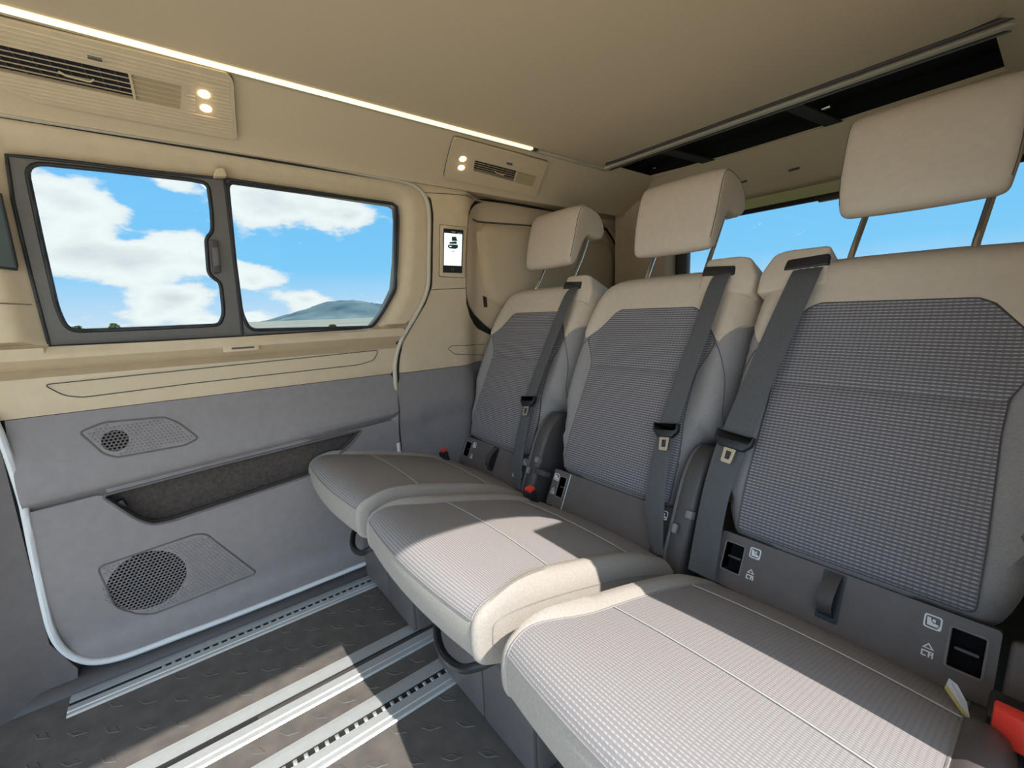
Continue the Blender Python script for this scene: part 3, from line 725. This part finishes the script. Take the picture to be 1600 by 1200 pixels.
# ================================================================== SEATS
TH = math.atan2(.27, .59); SB = np.array([0, .88, .41]); SV = np.array([0, math.sin(TH), math.cos(TH)]); SN = np.array([0, -math.cos(TH), math.sin(TH)])
LEFT = [(-.172, -.002), (-.196, .012), (-.212, .05), (-.222, .10), (-.226, .165), (-.235, .200), (-.250, .225), (-.255, .27), (-.255, .38), (-.254, .48), (-.250, .565), (-.234, .615), (-.196, .643), (-.14, .654)]
RIGHT_REC = [(.172, -.002), (.186, .012), (.190, .05), (.190, .165), (.205, .205), (.236, .222), (.253, .26), (.255, .38), (.254, .48), (.250, .565), (.234, .615), (.196, .643), (.14, .654)]
INS = [(-.115, .531), (.115, .531), (.135, .520), (.200, .440), (.202, .425), (.170, .357), (.168, .30), (.174, .12), (.174, .022), (-.174, .022), (-.174, .12), (-.168, .30), (-.170, .357), (-.202, .425), (-.200, .440), (-.135, .520)]
def make_seat(c, side, label, strap, belt_up, belt_lo):
    """side: +1 belt tower on the +x shoulder, -1 on the other"""
    t = thing('vehicle_seat', label, 'seat', 'rear bench seats')
    def Pw(u, v, w): return SB+SV*v+SN*w+np.array([c+u, 0, 0])
    MX = Matrix((( -1, 0, 0), (0, SV[1], SN[1]), (0, SV[2], SN[2])))      # local (u, v, w) axes as columns; u mirrored to stay right-handed
    MX = Matrix(((1, 0, 0), (0, SV[1], SN[1]), (0, SV[2], SN[2])))
    half_r = RIGHT_REC if side > 0 else [(-a, b) for a, b in LEFT]
    half_l = LEFT
    OUT = chaikin(list(half_l)+list(reversed(half_r)), 1)
    def H(P):
        d = dist(P, OUT)
        e = -.058+.058*np.sqrt(np.clip(1-(1-np.clip(d/.055, 0, 1))**2, 0, 1))
        bol = .020*np.exp(-((np.abs(P[:, 0])-.222)/.030)**2)*sstep(.62, .45, P[:, 1])*sstep(.02, .12, P[:, 1])
        crown = .010*np.exp(-((P[:, 1]-.24)/.16)**2)*(1-(P[:, 0]/.25)**2)
        seam = -.008*np.exp(-((P[:, 1]-.354)/.006)**2)*(np.abs(P[:, 0]) < .17)
        return e+bol+crown+seam
    def surf(off): return lambda P: SB+np.outer(P[:, 1], SV)+np.outer(H(P)+off, SN)+np.column_stack([P[:, 0]+c, 0*P[:, 0], 0*P[:, 0]])
    bkb = lambda w: (lambda X: X-SN*w)
    sheet('backrest', OUT, [], .018, surf(0), 'grey_fabric', t, back=bkb(.075), rd=.012)
    # pale upper section wraps over the shoulders
    up = [p for p in OUT if p[1] > .50]
    lft = sorted([tuple(p) for p in up if p[0] < 0], key=lambda p: (p[1], p[0])); rgt = sorted([tuple(p) for p in up if p[0] >= 0], key=lambda p: (-p[1], p[0]))
    capo = [(p[0]*1.004, p[1]+.002) for p in lft+rgt]
    cap = capo+[(.213, .432), (.202, .440), (.137, .522), (.116, .533), (-.116, .533), (-.137, .522), (-.202, .440), (-.213, .432)]
    sheet('upper_cover', cap, [], .014, surf(.003), 'beige_leather', t, back=bkb(.08), rd=.010)
    ino = rnd(INS, .012, 3)
    sheet('centre_panel', ino, [], .014, surf(.004), 'weave_back', t, back=bkb(.006), uv=True, rd=.010)
    rp = resample(np.vstack([ino, ino[:1]]), .012, False); tube('piping', list(surf(.003)(rp)), .0016, 'charcoal_plastic', t, seg=5)
    q = np.column_stack([np.linspace(-.168, .168, 20), np.full(20, .354)]); tube('cross_seam', list(surf(.0045)(q)), .0018, 'charcoal_plastic', t, seg=5)
    for s in (-1, 1):
        q = np.array([(s*.205, .43), (s*.225, .40), (s*.242, .34), (s*.246, .24)]) ; q = chaikin(q, 2, False)
        tube('wing_seam', list(surf(.0008)(q)), .0009, 'charcoal_plastic', t, seg=5)
    bw = extrude('back_shell', [(a*.95, b) for a, b in OUT], -.075, -.125, lambda p, dd: Pw(p[0], p[1], dd), 'charcoal_plastic', t, .012)
    # belt tower
    s = side
    tw = rnd([(s*.112, .575), (s*.253, .560), (s*.254, .610), (s*.232, .660), (s*.205, .668), (s*.120, .668)], .012)
    extrude('belt_tower', tw, -.115, .006, lambda p, dd: Pw(p[0], p[1], dd), 'beige_leather', t, .008)
    sl_ = rnd([(s*.116, .618), (s*.204, .613), (s*.200, .640), (s*.160, .643), (s*.118, .646)], .006)
    g = extrude('belt_guide', sl_, -.02, .009, lambda p, dd: Pw(p[0], p[1], dd), 'black_plastic', t, .004)
    # headrest and posts
    pf = [(1.148, 1.062), (1.160, 1.120), (1.180, 1.195), (1.198, 1.242), (1.222, 1.262), (1.262, 1.258), (1.308, 1.242), (1.336, 1.208), (1.344, 1.168), (1.326, 1.142), (1.290, 1.142), (1.262, 1.150), (1.240, 1.146), (1.224, 1.120), (1.208, 1.085), (1.194, 1.054), (1.170, 1.044)]
    hz = .022 if side < 0 else (.012 if strap else 0.); hx = .008 if strap else .002
    pf = chaikin(np.array(pf)+np.array([0, hz]), 1); n = len(pf); cen = pf.mean(0)
    nrl = np.array([nrm([(pf[(i+1) % n]-pf[i-1])[1], -(pf[(i+1) % n]-pf[i-1])[0]]) for i in range(n)])
    if np.mean([(pf[i]-cen) @ nrl[i] for i in range(n)]) < 0: nrl = -nrl
    grid = []; uvn = 12
    xs = [(-.1290, .016), (-.1285, .012), (-.1265, .008), (-.122, .004), (-.113, .001), (-.095, 0), (-.05, -.0015), (0, -.002)]
    xs = xs+[(-a, b) for a, b in reversed(xs[:-1])]
    for x, ins_ in xs: grid.append([(c+hx+x*(1.0-.06*sstep(1.16, 1.06, p[1])), (p-nrl[i]*ins_)[0], (p-nrl[i]*ins_)[1]) for i, p in enumerate(pf)])
    g_ = np.array(grid); a_, b_ = g_.shape[:2]; V = [v for v in g_.reshape(-1, 3)]; F = []
    for i in range(a_-1):
        for j in range(b_): F.append((i*b_+j, i*b_+(j+1) % b_, (i+1)*b_+(j+1) % b_, (i+1)*b_+j))
    for i, base_ in ((0, 0), (a_-1, (a_-1)*b_)):
        F.append(tuple(base_+j for j in range(b_)))
    hr = mk('headrest', V, F, 'beige_leather', t, 'full')
    for k in (2, a_-3): tube('headrest_seam', [tuple(v+np.array([.0, 0, 0])) for v in g_[k][:16]], .0010, 'seam_dark', hr, seg=5)
    for sx_ in (-1, 1):
        tube('headrest_post', [(c+hx+sx_*.094, 1.290, 1.165+hz), (c+hx+sx_*.094, 1.245, 1.085), (c+sx_*.094, 1.195, .995), (c+sx_*.094, 1.17, .95)], .0065, 'chrome', t, seg=10)
    # lower anchor panel
    W0 = .203 if strap else .208
    slots = []
    for sx_ in (-1, 1):
        slots.append(rnd([(sx_*.152, -.066), (sx_*.191, -.066), (sx_*.191, -.007), (sx_*.152, -.007)], .004))
    if strap is None: slots = [rnd([(-.180, -.068), (-.152, -.068), (-.152, -.005), (-.180, -.005)], .004)]
    PW = lambda off: (lambda P: SB+np.outer(P[:, 1], SV)+np.outer(np.full(len(P), off), SN)+np.column_stack([P[:, 0]+c, 0*P[:, 0], 0*P[:, 0]]))
    sr = W0 if side < 0 or strap else .165
    pan = sheet('anchor_panel', rnd([(-W0, -.098), (sr, -.098), (sr, .011), (-W0, .011)], .006), slots, .03, PW(-.010), 'grey_dark_plastic', t, back=bkb(.04), smooth=False)
    for sl2 in slots:
        m = sl2.mean(0)
        r = sheet('anchor_slot', sl2, [], .02, PW(-.045), 'black_backing', pan, back=lambda X: X+SN*.035)  # black stands in for the shade deep inside the slot
        tube('slot_rim', [Pw(p[0], p[1], -.0095) for p in sl2], .0016, 'grey_plastic', pan, closed=True, seg=5)
        extrude('slot_shelf', [(m[0]-.013, m[1]-.002), (m[0]+.013, m[1]-.002), (m[0]+.013, m[1]+.002), (m[0]-.013, m[1]+.002)], -.042, -.018, lambda p, dd: Pw(p[0], p[1], dd), 'charcoal_plastic', pan)
    def icons(u0, v1, v2, par, w=-.0095):
        k = .0105
        ro = rnd([(u0-k, v1-k), (u0+k, v1-k), (u0+k, v1+k), (u0-k, v1+k)], .004, 3)
        ri = [np.array((u0, v1))+(p-np.array((u0, v1)))*.80 for p in ro]
        n_ = len(ro); V = [Pw(*p, w+.0006) for p in ro]+[Pw(*p, w+.0006) for p in ri]
        ic = mk('child_seat_icon', V, [(i, (i+1) % n_, n_+(i+1) % n_, n_+i) for i in range(n_)], 'icon_white', par)
        for pl_ in ([(-.006, -.006), (.006, -.006), (.007, -.002), (-.001, -.001), (-.003, .006), (-.007, .006)], [(-.001, .001), (.003, .0), (.003, .004), (0, .005)], [(.0055, -.0095), (.0095, -.0095), (.0095, .0)]):
            extrude('icon_figure', [(u0+a, v1+b) for a, b in pl_], w, w+.0009, lambda p, dd: Pw(p[0], p[1], dd), 'icon_white', ic)
        tri = [(u0-.007, v2+.002), (u0+.007, v2+.002), (u0, v2+.011)]; tc_ = np.mean(tri, 0)
        V = [Pw(*p, w+.0006) for p in tri]+[Pw(*(tc_+(np.array(p)-tc_)*.55), w+.0006) for p in tri]
        ic2 = mk('tether_icon', V, [(i, (i+1) % 3, 3+(i+1) % 3, 3+i) for i in range(3)], 'icon_white', par)
        for a, b, e, d in ((-.007, -.010, -.001, -.008), (-.007, -.003, .007, -.001), (-.007, -.010, -.005, -.001), (.001, -.010, .003, -.003), (.005, -.010, .007, -.003), (.001, -.006, .007, -.0045)):
            extrude('icon_mark', [(u0+a, v2+b), (u0+e, v2+b), (u0+e, v2+d), (u0+a, v2+d)], w, w+.0009, lambda p, dd: Pw(p[0], p[1], dd), 'icon_white', ic2)
    icons(-.132 if strap else -.1935, -.012, -.055, pan)
    if strap:
        icons(.132, -.012, -.055, pan)
        extrude('strap_recess', rnd([(-.016, -.078), (.018, -.078), (.018, .009), (-.016, .009)], .004), -.0108, -.0088, lambda p, dd: Pw(p[0], p[1], dd), 'black_plastic', pan)
        A = [Pw(-.008, .006, -.006), Pw(-.010, -.01, .008), Pw(-.013, -.04, .016), Pw(-.012, -.062, .010), Pw(-.011, -.070, -.008)]
        B_ = [Pw(.013, .006, -.006), Pw(.012, -.01, .008), Pw(.010, -.04, .016), Pw(.010, -.062, .010), Pw(.011, -.070, -.008)]
        strip('pull_strap', chaikin(A, 2, False), chaikin(B_, 2, False), 'charcoal_plastic', pan, thick=tuple(-SN*.002))
    else:
        tube('panel_seam', [Pw(-.142, .010, -.0095), Pw(-.142, -.097, -.0095)], .0013, 'alu', pan, seg=5)
    # recliner cover
    if side > 0:
        prf = chaikin([(-.13, -.14), (.006, -.14), (.012, .02), (.014, .09), (.004, .145), (-.022, .182), (-.06, .194), (-.10, .18), (-.13, .12)], 2)
        rc = extrude('recliner_cover', prf, .196, .252, lambda p, dd: Pw(dd, p[1], p[0]), 'charcoal_plastic', t, .012)
        extrude('cover_band', [(a*.985+.004, b*.99) for a, b in prf], .204, .212, lambda p, dd: Pw(dd, p[1], p[0]), 'grey_dark_plastic', rc, .002)
        icons(.178, -.004, -.046, pan, .0)
        extrude('side_bracket', rnd([(.165, -.105), (.205, -.105), (.205, .02), (.165, .016)], .005), -.03, -.001, lambda p, dd: Pw(p[0], p[1], dd), 'charcoal_plastic', t, .002)
        box('belt_stud', Pw(.222, -.022, .018), (.012, .022, .012), 'grey_plastic', t, .004, MX)
        box('latch_block', Pw(.246, .018, .012), (.016, .018, .02), 'grey_plastic', t, .003, MX)
    if side > 0:
        lv = box('tilt_lever', Pw(-.238, .040 if c < .5 else -.015, .012), (.052, .018, .026), 'charcoal_plastic', t, .005, MX)
    # seat belt
    def ribbon(L_, R_, w_, mat, nm, par):
        A = chaikin([Pw(u, v, w) for (u, v), w in zip(L_, w_)], 2, False); B2 = chaikin([Pw(u, v, w) for (u, v), w in zip(R_, w_)], 2, False)
        rows = []
        for k in range(9):
            s_ = k/8; bump = (.0016 if k in (2, 4, 6) else 0.)
            rows.append([a*(1-s_)+b*s_+SN*bump for a, b in zip(A, B2)])
        o = loft(nm, np.array(rows), mat, par)
        return o
    ub = ribbon(belt_up[0], belt_up[1], belt_up[2], 'belt_grey', 'seat_belt', t)
    lb = ribbon(belt_lo[0], belt_lo[1], belt_lo[2], 'belt_grey', 'lap_belt', t)
    (ul, vl), (ur, vr) = belt_up[0][-1], belt_up[1][-1]; w0 = belt_up[2][-1]
    um, vm_ = (ul+ur)/2, (vl+vr)/2; dirv = nrm([ur-ul, vr-vl]); per = np.array([-dirv[1], dirv[0]]); hw = math.hypot(ur-ul, vr-vl)/2+.008
    loc = lambda a, b: (um+dirv[0]*a+per[0]*b, vm_+dirv[1]*a+per[1]*b)
    hd = extrude('belt_tongue', rnd([loc(-hw, .014), loc(-hw+.007, .014), loc(-hw+.008, -.002), loc(hw-.008, -.002), loc(hw-.007, .014), loc(hw, .014), loc(hw, -.006), loc(hw-.014, -.022), loc(-hw+.014, -.022), loc(-hw, -.006)], .003, 3), w0-.006, w0+.010, lambda p, dd: Pw(p[0], p[1], dd), 'black_plastic', t, .003)
    tl = [loc(-.013, -.020), loc(.013, -.020), loc(.011, -.054), loc(-.011, -.054)]; tq = rnd(tl, .004, 3); tcen = np.mean(tl, 0)
    hl_ = rnd([loc(-.006, -.028), loc(.006, -.028), loc(.005, -.046), loc(-.005, -.046)], .002, 3)
    sheet('tongue_plate', tq, [hl_], .01, PW(w0+.006), 'tongue_metal', hd, back=bkb(.0025), smooth=False)
    # buckle
    bu = -.205 if side > 0 else .212
    if side > 0: empty_buckle(t, (c+bu, .79, .337))
    else:
        b = box('buckle', (1.478, .768, .350), (.046, .040, .110), 'black_plastic', t, .006, Matrix.Rotation(.45, 3, 'X'))
        box('release_button', (1.478, .734, .384), (.036, .016, .056), 'red_plastic', b, .004, Matrix.Rotation(.25, 3, 'X'))
        extrude('side_cover', rnd([(.209, -.14), (.250, -.14), (.250, -.01), (.240, .005), (.212, .005)], .01), -.08, -.012, lambda p, dd: Pw(p[0], p[1], dd), 'grey_dark_plastic', t, .006)
    # --- cushion : cross section swept along a side profile
    prof_ = chaikin(np.array([(.845, .312), (.80, .336), (.72, .370), (.62, .402), (.50, .434), (.42, .452), (.36, .460), (.325, .458), (.303, .447), (.295, .425), (.295, .392), (.300, .373), (.316, .361), (.36, .349), (.42, .340)]), 2, False)
    dpr = np.gradient(prof_, axis=0); pn = np.array([nrm([d[1], -d[0]]) for d in dpr])
    if pn[0][1] < 0: pn = -pn
    sarc = np.concatenate([[0], np.cumsum(np.linalg.norm(np.diff(prof_, axis=0), axis=1))])
    def crown(x): return .007*(1-(x/.205)**2)
    def surfc(x, h, i):
        q = prof_[i]+pn[i]*h; bow = .012*(x/.24)**2*sstep(.42, .30, prof_[i][0])
        return (c+x, q[0]+bow, max(q[1], .29))
    iN = next(i for i in range(len(prof_)) if prof_[i][0] < .31 and prof_[i][1] < .443)
    xsI = np.linspace(-1, 1, 25)
    HW = [float(.182+.030*sstep(.46, .325, q[0])) for q in prof_]
    BR = [float(.010*sstep(.31, .40, q[0])*sstep(.84, .70, q[0])) for q in prof_]
    groove = lambda y: -.005*math.exp(-((y-.485)/.006)**2)-.006*math.exp(-((y-.735)/.006)**2)
    gI = [[surfc(x*HW[i], .003+crown(x*.2)+groove(prof_[i][0]), i) for x in xsI] for i in range(iN+1)]
    loft('cushion_panel', gI, 'weave_seat', t, uv=[(x*HW[i], sarc[i]) for i in range(iN+1) for x in xsI])
    def CR(i):
        w = HW[i]; b = BR[i]
        return [(w, .001), (w+(.234-w)*.25, .004+b*.7), (w+(.234-w)*.55, .003+b), (w+(.234-w)*.80, -.004+b*.7), (.230, -.013), (.234, -.026)]
    for s_ in (-1, 1):
        gS = [[surfc(s_*x, h, i) for x, h in CR(i)] for i in range(len(prof_))]
        g3 = np.array(gS); V = [v for v in g3.reshape(-1, 3)]; F = []; nc = 6; m_ = len(gS)
        for i in range(m_-1):
            for j in range(nc-1): F.append((i*nc+j, i*nc+j+1, (i+1)*nc+j+1, (i+1)*nc+j))
        V += [(c+s_*.230, .44, .285), (c+s_*.228, .845, .26)]
        F.append(tuple(i*nc+nc-1 for i in range(m_))+(len(V)-2, len(V)-1))
        if side < 0 and s_ > 0: mk('cushion_side_trim', V, F, 'grey_dark_plastic', t, True)
        else: mk('cushion_border', V, F, 'light_fabric', t, True)
        tube('cushion_piping', [surfc(s_*(HW[i]+.001), .003, i) for i in range(0, iN+1)], .0016, 'grey_fabric', t, seg=5)
        tube('side_seam', [surfc(s_*.2342, -.024, i) for i in range(4, iN+8)], .0010, 'grey_fabric', t, seg=5)
    gF = [[surfc(x, .002+crown(x)*(1-k_/(len(prof_)-iN)), i) for x in np.linspace(-HW[i]-.001, HW[i]+.001, 15)] for k_, i in enumerate(range(iN, len(prof_)))]
    loft('cushion_front', gF, 'light_fabric', t)
    tube('front_seam', [surfc(x, .003+crown(x*.2/HW[iN]), iN) for x in np.linspace(-HW[iN], HW[iN], 15)], .0016, 'grey_fabric', t, seg=5)
    for ysm in (.485, .735):
        i = int(np.argmin(abs(prof_[:iN, 0]-ysm))); tube('stitch_line', [surfc(x, .0036+crown(x*.2/HW[i]), i) for x in np.linspace(-HW[i], HW[i], 15)], .0012, 'stitch', t, seg=5)
    box('seat_pan', (c, .60, .295), (.44, .44, .03), 'charcoal_plastic', t, .008)
    # pedestal
    bs_ = box('pedestal', (c, .655, .150), (.385, .41, .28), 'grey_dark_plastic', t, .012)
    box('pedestal_panel', (c-.085, .447, .150), (.205, .012, .27), 'grey_dark_plastic', bs_, .004)
    box('pedestal_panel', (c+.105, .447, .150), (.165, .012, .27), 'grey_dark_plastic', bs_, .004)
    for sx_ in (-1, 1):
        box('rail_foot', (c+sx_*.165, .66, .0185), (.05, .38, .023), 'charcoal_plastic', t, .004)
    tube('lift_bar', chaikin([(c-.06, .47, .29), (c-.045, .375, .268), (c+.02, .342, .243), (c+.10, .340, .255), (c+.15, .348, .288), (c+.17, .40, .30)], 2, False), .0085, 'black_plastic', t)
    return t
def empty_buckle(t, p):
    b = box('buckle', p, (.034, .030, .085), 'black_plastic', t, .006, Matrix.Rotation(.25, 3, 'X'))
    box('release_button', (p[0], p[1]-.006, p[2]+.040), (.026, .022, .020), 'red_plastic', b, .004, Matrix.Rotation(.25, 3, 'X'))
    return b
B2U = ([(.150, .622), (.150, .590), (.150, .50), (.137, .336), (.127, .193)], [(.197, .628), (.197, .597), (.196, .49), (.186, .345), (.176, .200)], [.004, .022, .034, .040, .040])
B2L = ([(.127, .190), (.126, .125), (.135, .02), (.150, -.03), (.180, -.092)], [(.174, .197), (.172, .14), (.182, .05), (.196, -.03), (.208, -.092)], [.038, .032, .028, .022, .01])
make_seat(.222, 1, 'grey and beige rear seat beside the sliding door wall, farthest from the camera', True, B2U, B2L)
make_seat(.738, 1, 'grey and beige middle rear seat between the other two', None, B2U, B2L)
B3U = ([(-.183, .615), (-.180, .585), (-.203, .421), (-.236, .207)], [(-.125, .618), (-.122, .590), (-.156, .341), (-.172, .201)], [.004, .026, .040, .040])
B3L = ([(-.238, .205), (-.247, .165), (-.253, .072), (-.248, -.095)], [(-.175, .20), (-.183, .165), (-.197, .07), (-.188, -.095)], [.038, .028, .022, .008])
s3 = make_seat(1.254, -1, 'grey and beige rear seat nearest the camera with sunlit cushion', True, B3U, B3L)
# warning tag by the buckle of the nearest seat
tg = mk('warning_tag', [(1.415, .775, .368), (1.446, .735, .358), (1.444, .732, .368), (1.438, .744, .384), (1.427, .762, .390), (1.418, .774, .386)], [(0, 1, 2, 3, 4, 5)], 'tag_white', s3)
mk('tag_band', [(1.4155, .7735, .368), (1.4465, .7335, .358), (1.4455, .7325, .365), (1.4163, .7725, .376)], [(0, 1, 2, 3)], 'tag_yellow', tg)

# ================================================================== OUTSIDE
gr = mk('ground', [(-14000, -14000, -.62), (14000, -14000, -.62), (14000, 14000, -.62), (-14000, 14000, -.62)], [(0, 1, 2, 3)], 'meadow'); gr['kind'] = 'structure'; gr['label'] = 'dry meadow around the van, paled to bounce light inside'; gr['category'] = 'ground'
XH = -5000.
def far(px, py, x): d = ray(px, py); return CAM+d*((x-CAM[0])/d[0])
sil = [(360, 530), (395, 513), (420, 503), (450, 493), (480, 484), (505, 474), (520, 471), (545, 470), (580, 475), (612, 480), (650, 490), (700, 500), (760, 514)]
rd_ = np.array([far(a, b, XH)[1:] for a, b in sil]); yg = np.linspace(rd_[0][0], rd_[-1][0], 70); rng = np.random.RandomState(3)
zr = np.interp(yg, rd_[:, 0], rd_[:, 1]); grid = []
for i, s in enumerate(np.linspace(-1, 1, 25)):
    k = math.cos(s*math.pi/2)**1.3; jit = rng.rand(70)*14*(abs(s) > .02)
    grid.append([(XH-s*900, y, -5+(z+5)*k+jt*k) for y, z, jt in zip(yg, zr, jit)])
hl = loft('hill', grid, 'hill_scrub_haze'); tag(hl, 'distant scrub covered hill seen through the rear door pane', 'hill')
for k, (a, b, h) in enumerate([(541, 470, 15), (564, 473, 11), (583, 476, 9), (594, 478, 8)]):
    p = far(a, b, XH); m = h/FPX*4200
    t = thing('wind_turbine', ['tallest white wind turbine on the hill top', 'second white wind turbine from the left on the hill', 'third white wind turbine from the left on the hill', 'rightmost white wind turbine on the hill'][k], 'wind turbine', 'turbines on the hill'); t.location = p
    tube('tower', [(0, 0, -4), (0, 0, m)], [2.6, 1.8], 'turbine_white', t)
    box('nacelle', (4, 0, m), (8, 4, 4), 'turbine_white', t, 1)
    for q in range(3):
        an = q*2.094+k*.7; tube('blade', [(10, 0, m), (10, math.sin(an)*m*.25, m+math.cos(an)*m*.25), (10, math.sin(an)*m*.5, m+math.cos(an)*m*.5)], [1.2, 1.6, .5], 'turbine_white', t, seg=6)
def bush(px, py, dst, wpx, label):
    d = ray(px, py); x = CAM[0]-dst; p = CAM+d*((x-CAM[0])/d[0]); rw = wpx/FPX*np.linalg.norm(p-CAM)/2; top = p[2]; h = top+.62
    t = thing('shrub', label, 'shrub', 'shrubs outside the side window'); t.location = (p[0], p[1], -.62)
    tube('stem', [(0, 0, -.02), (0, 0, h*.6)], .03, 'bark', t)
    V = []; F = []
    for k in range(500):
        a = random.random()*6.283; e = random.random(); r = rw*(1-.75*e**1.5)*math.sqrt(random.random()); z = h*(.15+.85*e)
        s = .05+.05*random.random(); o = Vector((r*math.cos(a), r*math.sin(a), z)); q = Vector((random.gauss(0, 1), random.gauss(0, 1), random.gauss(0, 1))).normalized()
        u = q.orthogonal().normalized()*s; w = q.cross(u)*.6; n = len(V); V += [o-u, o-w, o+u, o+w]; F.append((n, n+1, n+2, n+3))
    o = mk('foliage', V, F, 'leaf', t, fix=False); o['kind'] = 'stuff'
bush(519, 507, 38, 24, 'green shrub below the hill in the rear door pane')
bush(178, 506, 36, 26, 'taller yellow green shrub at the bottom of the front door pane')
bush(120, 510, 30, 24, 'smaller shrub at the lower left of the front door pane')
for o in PEND: pass
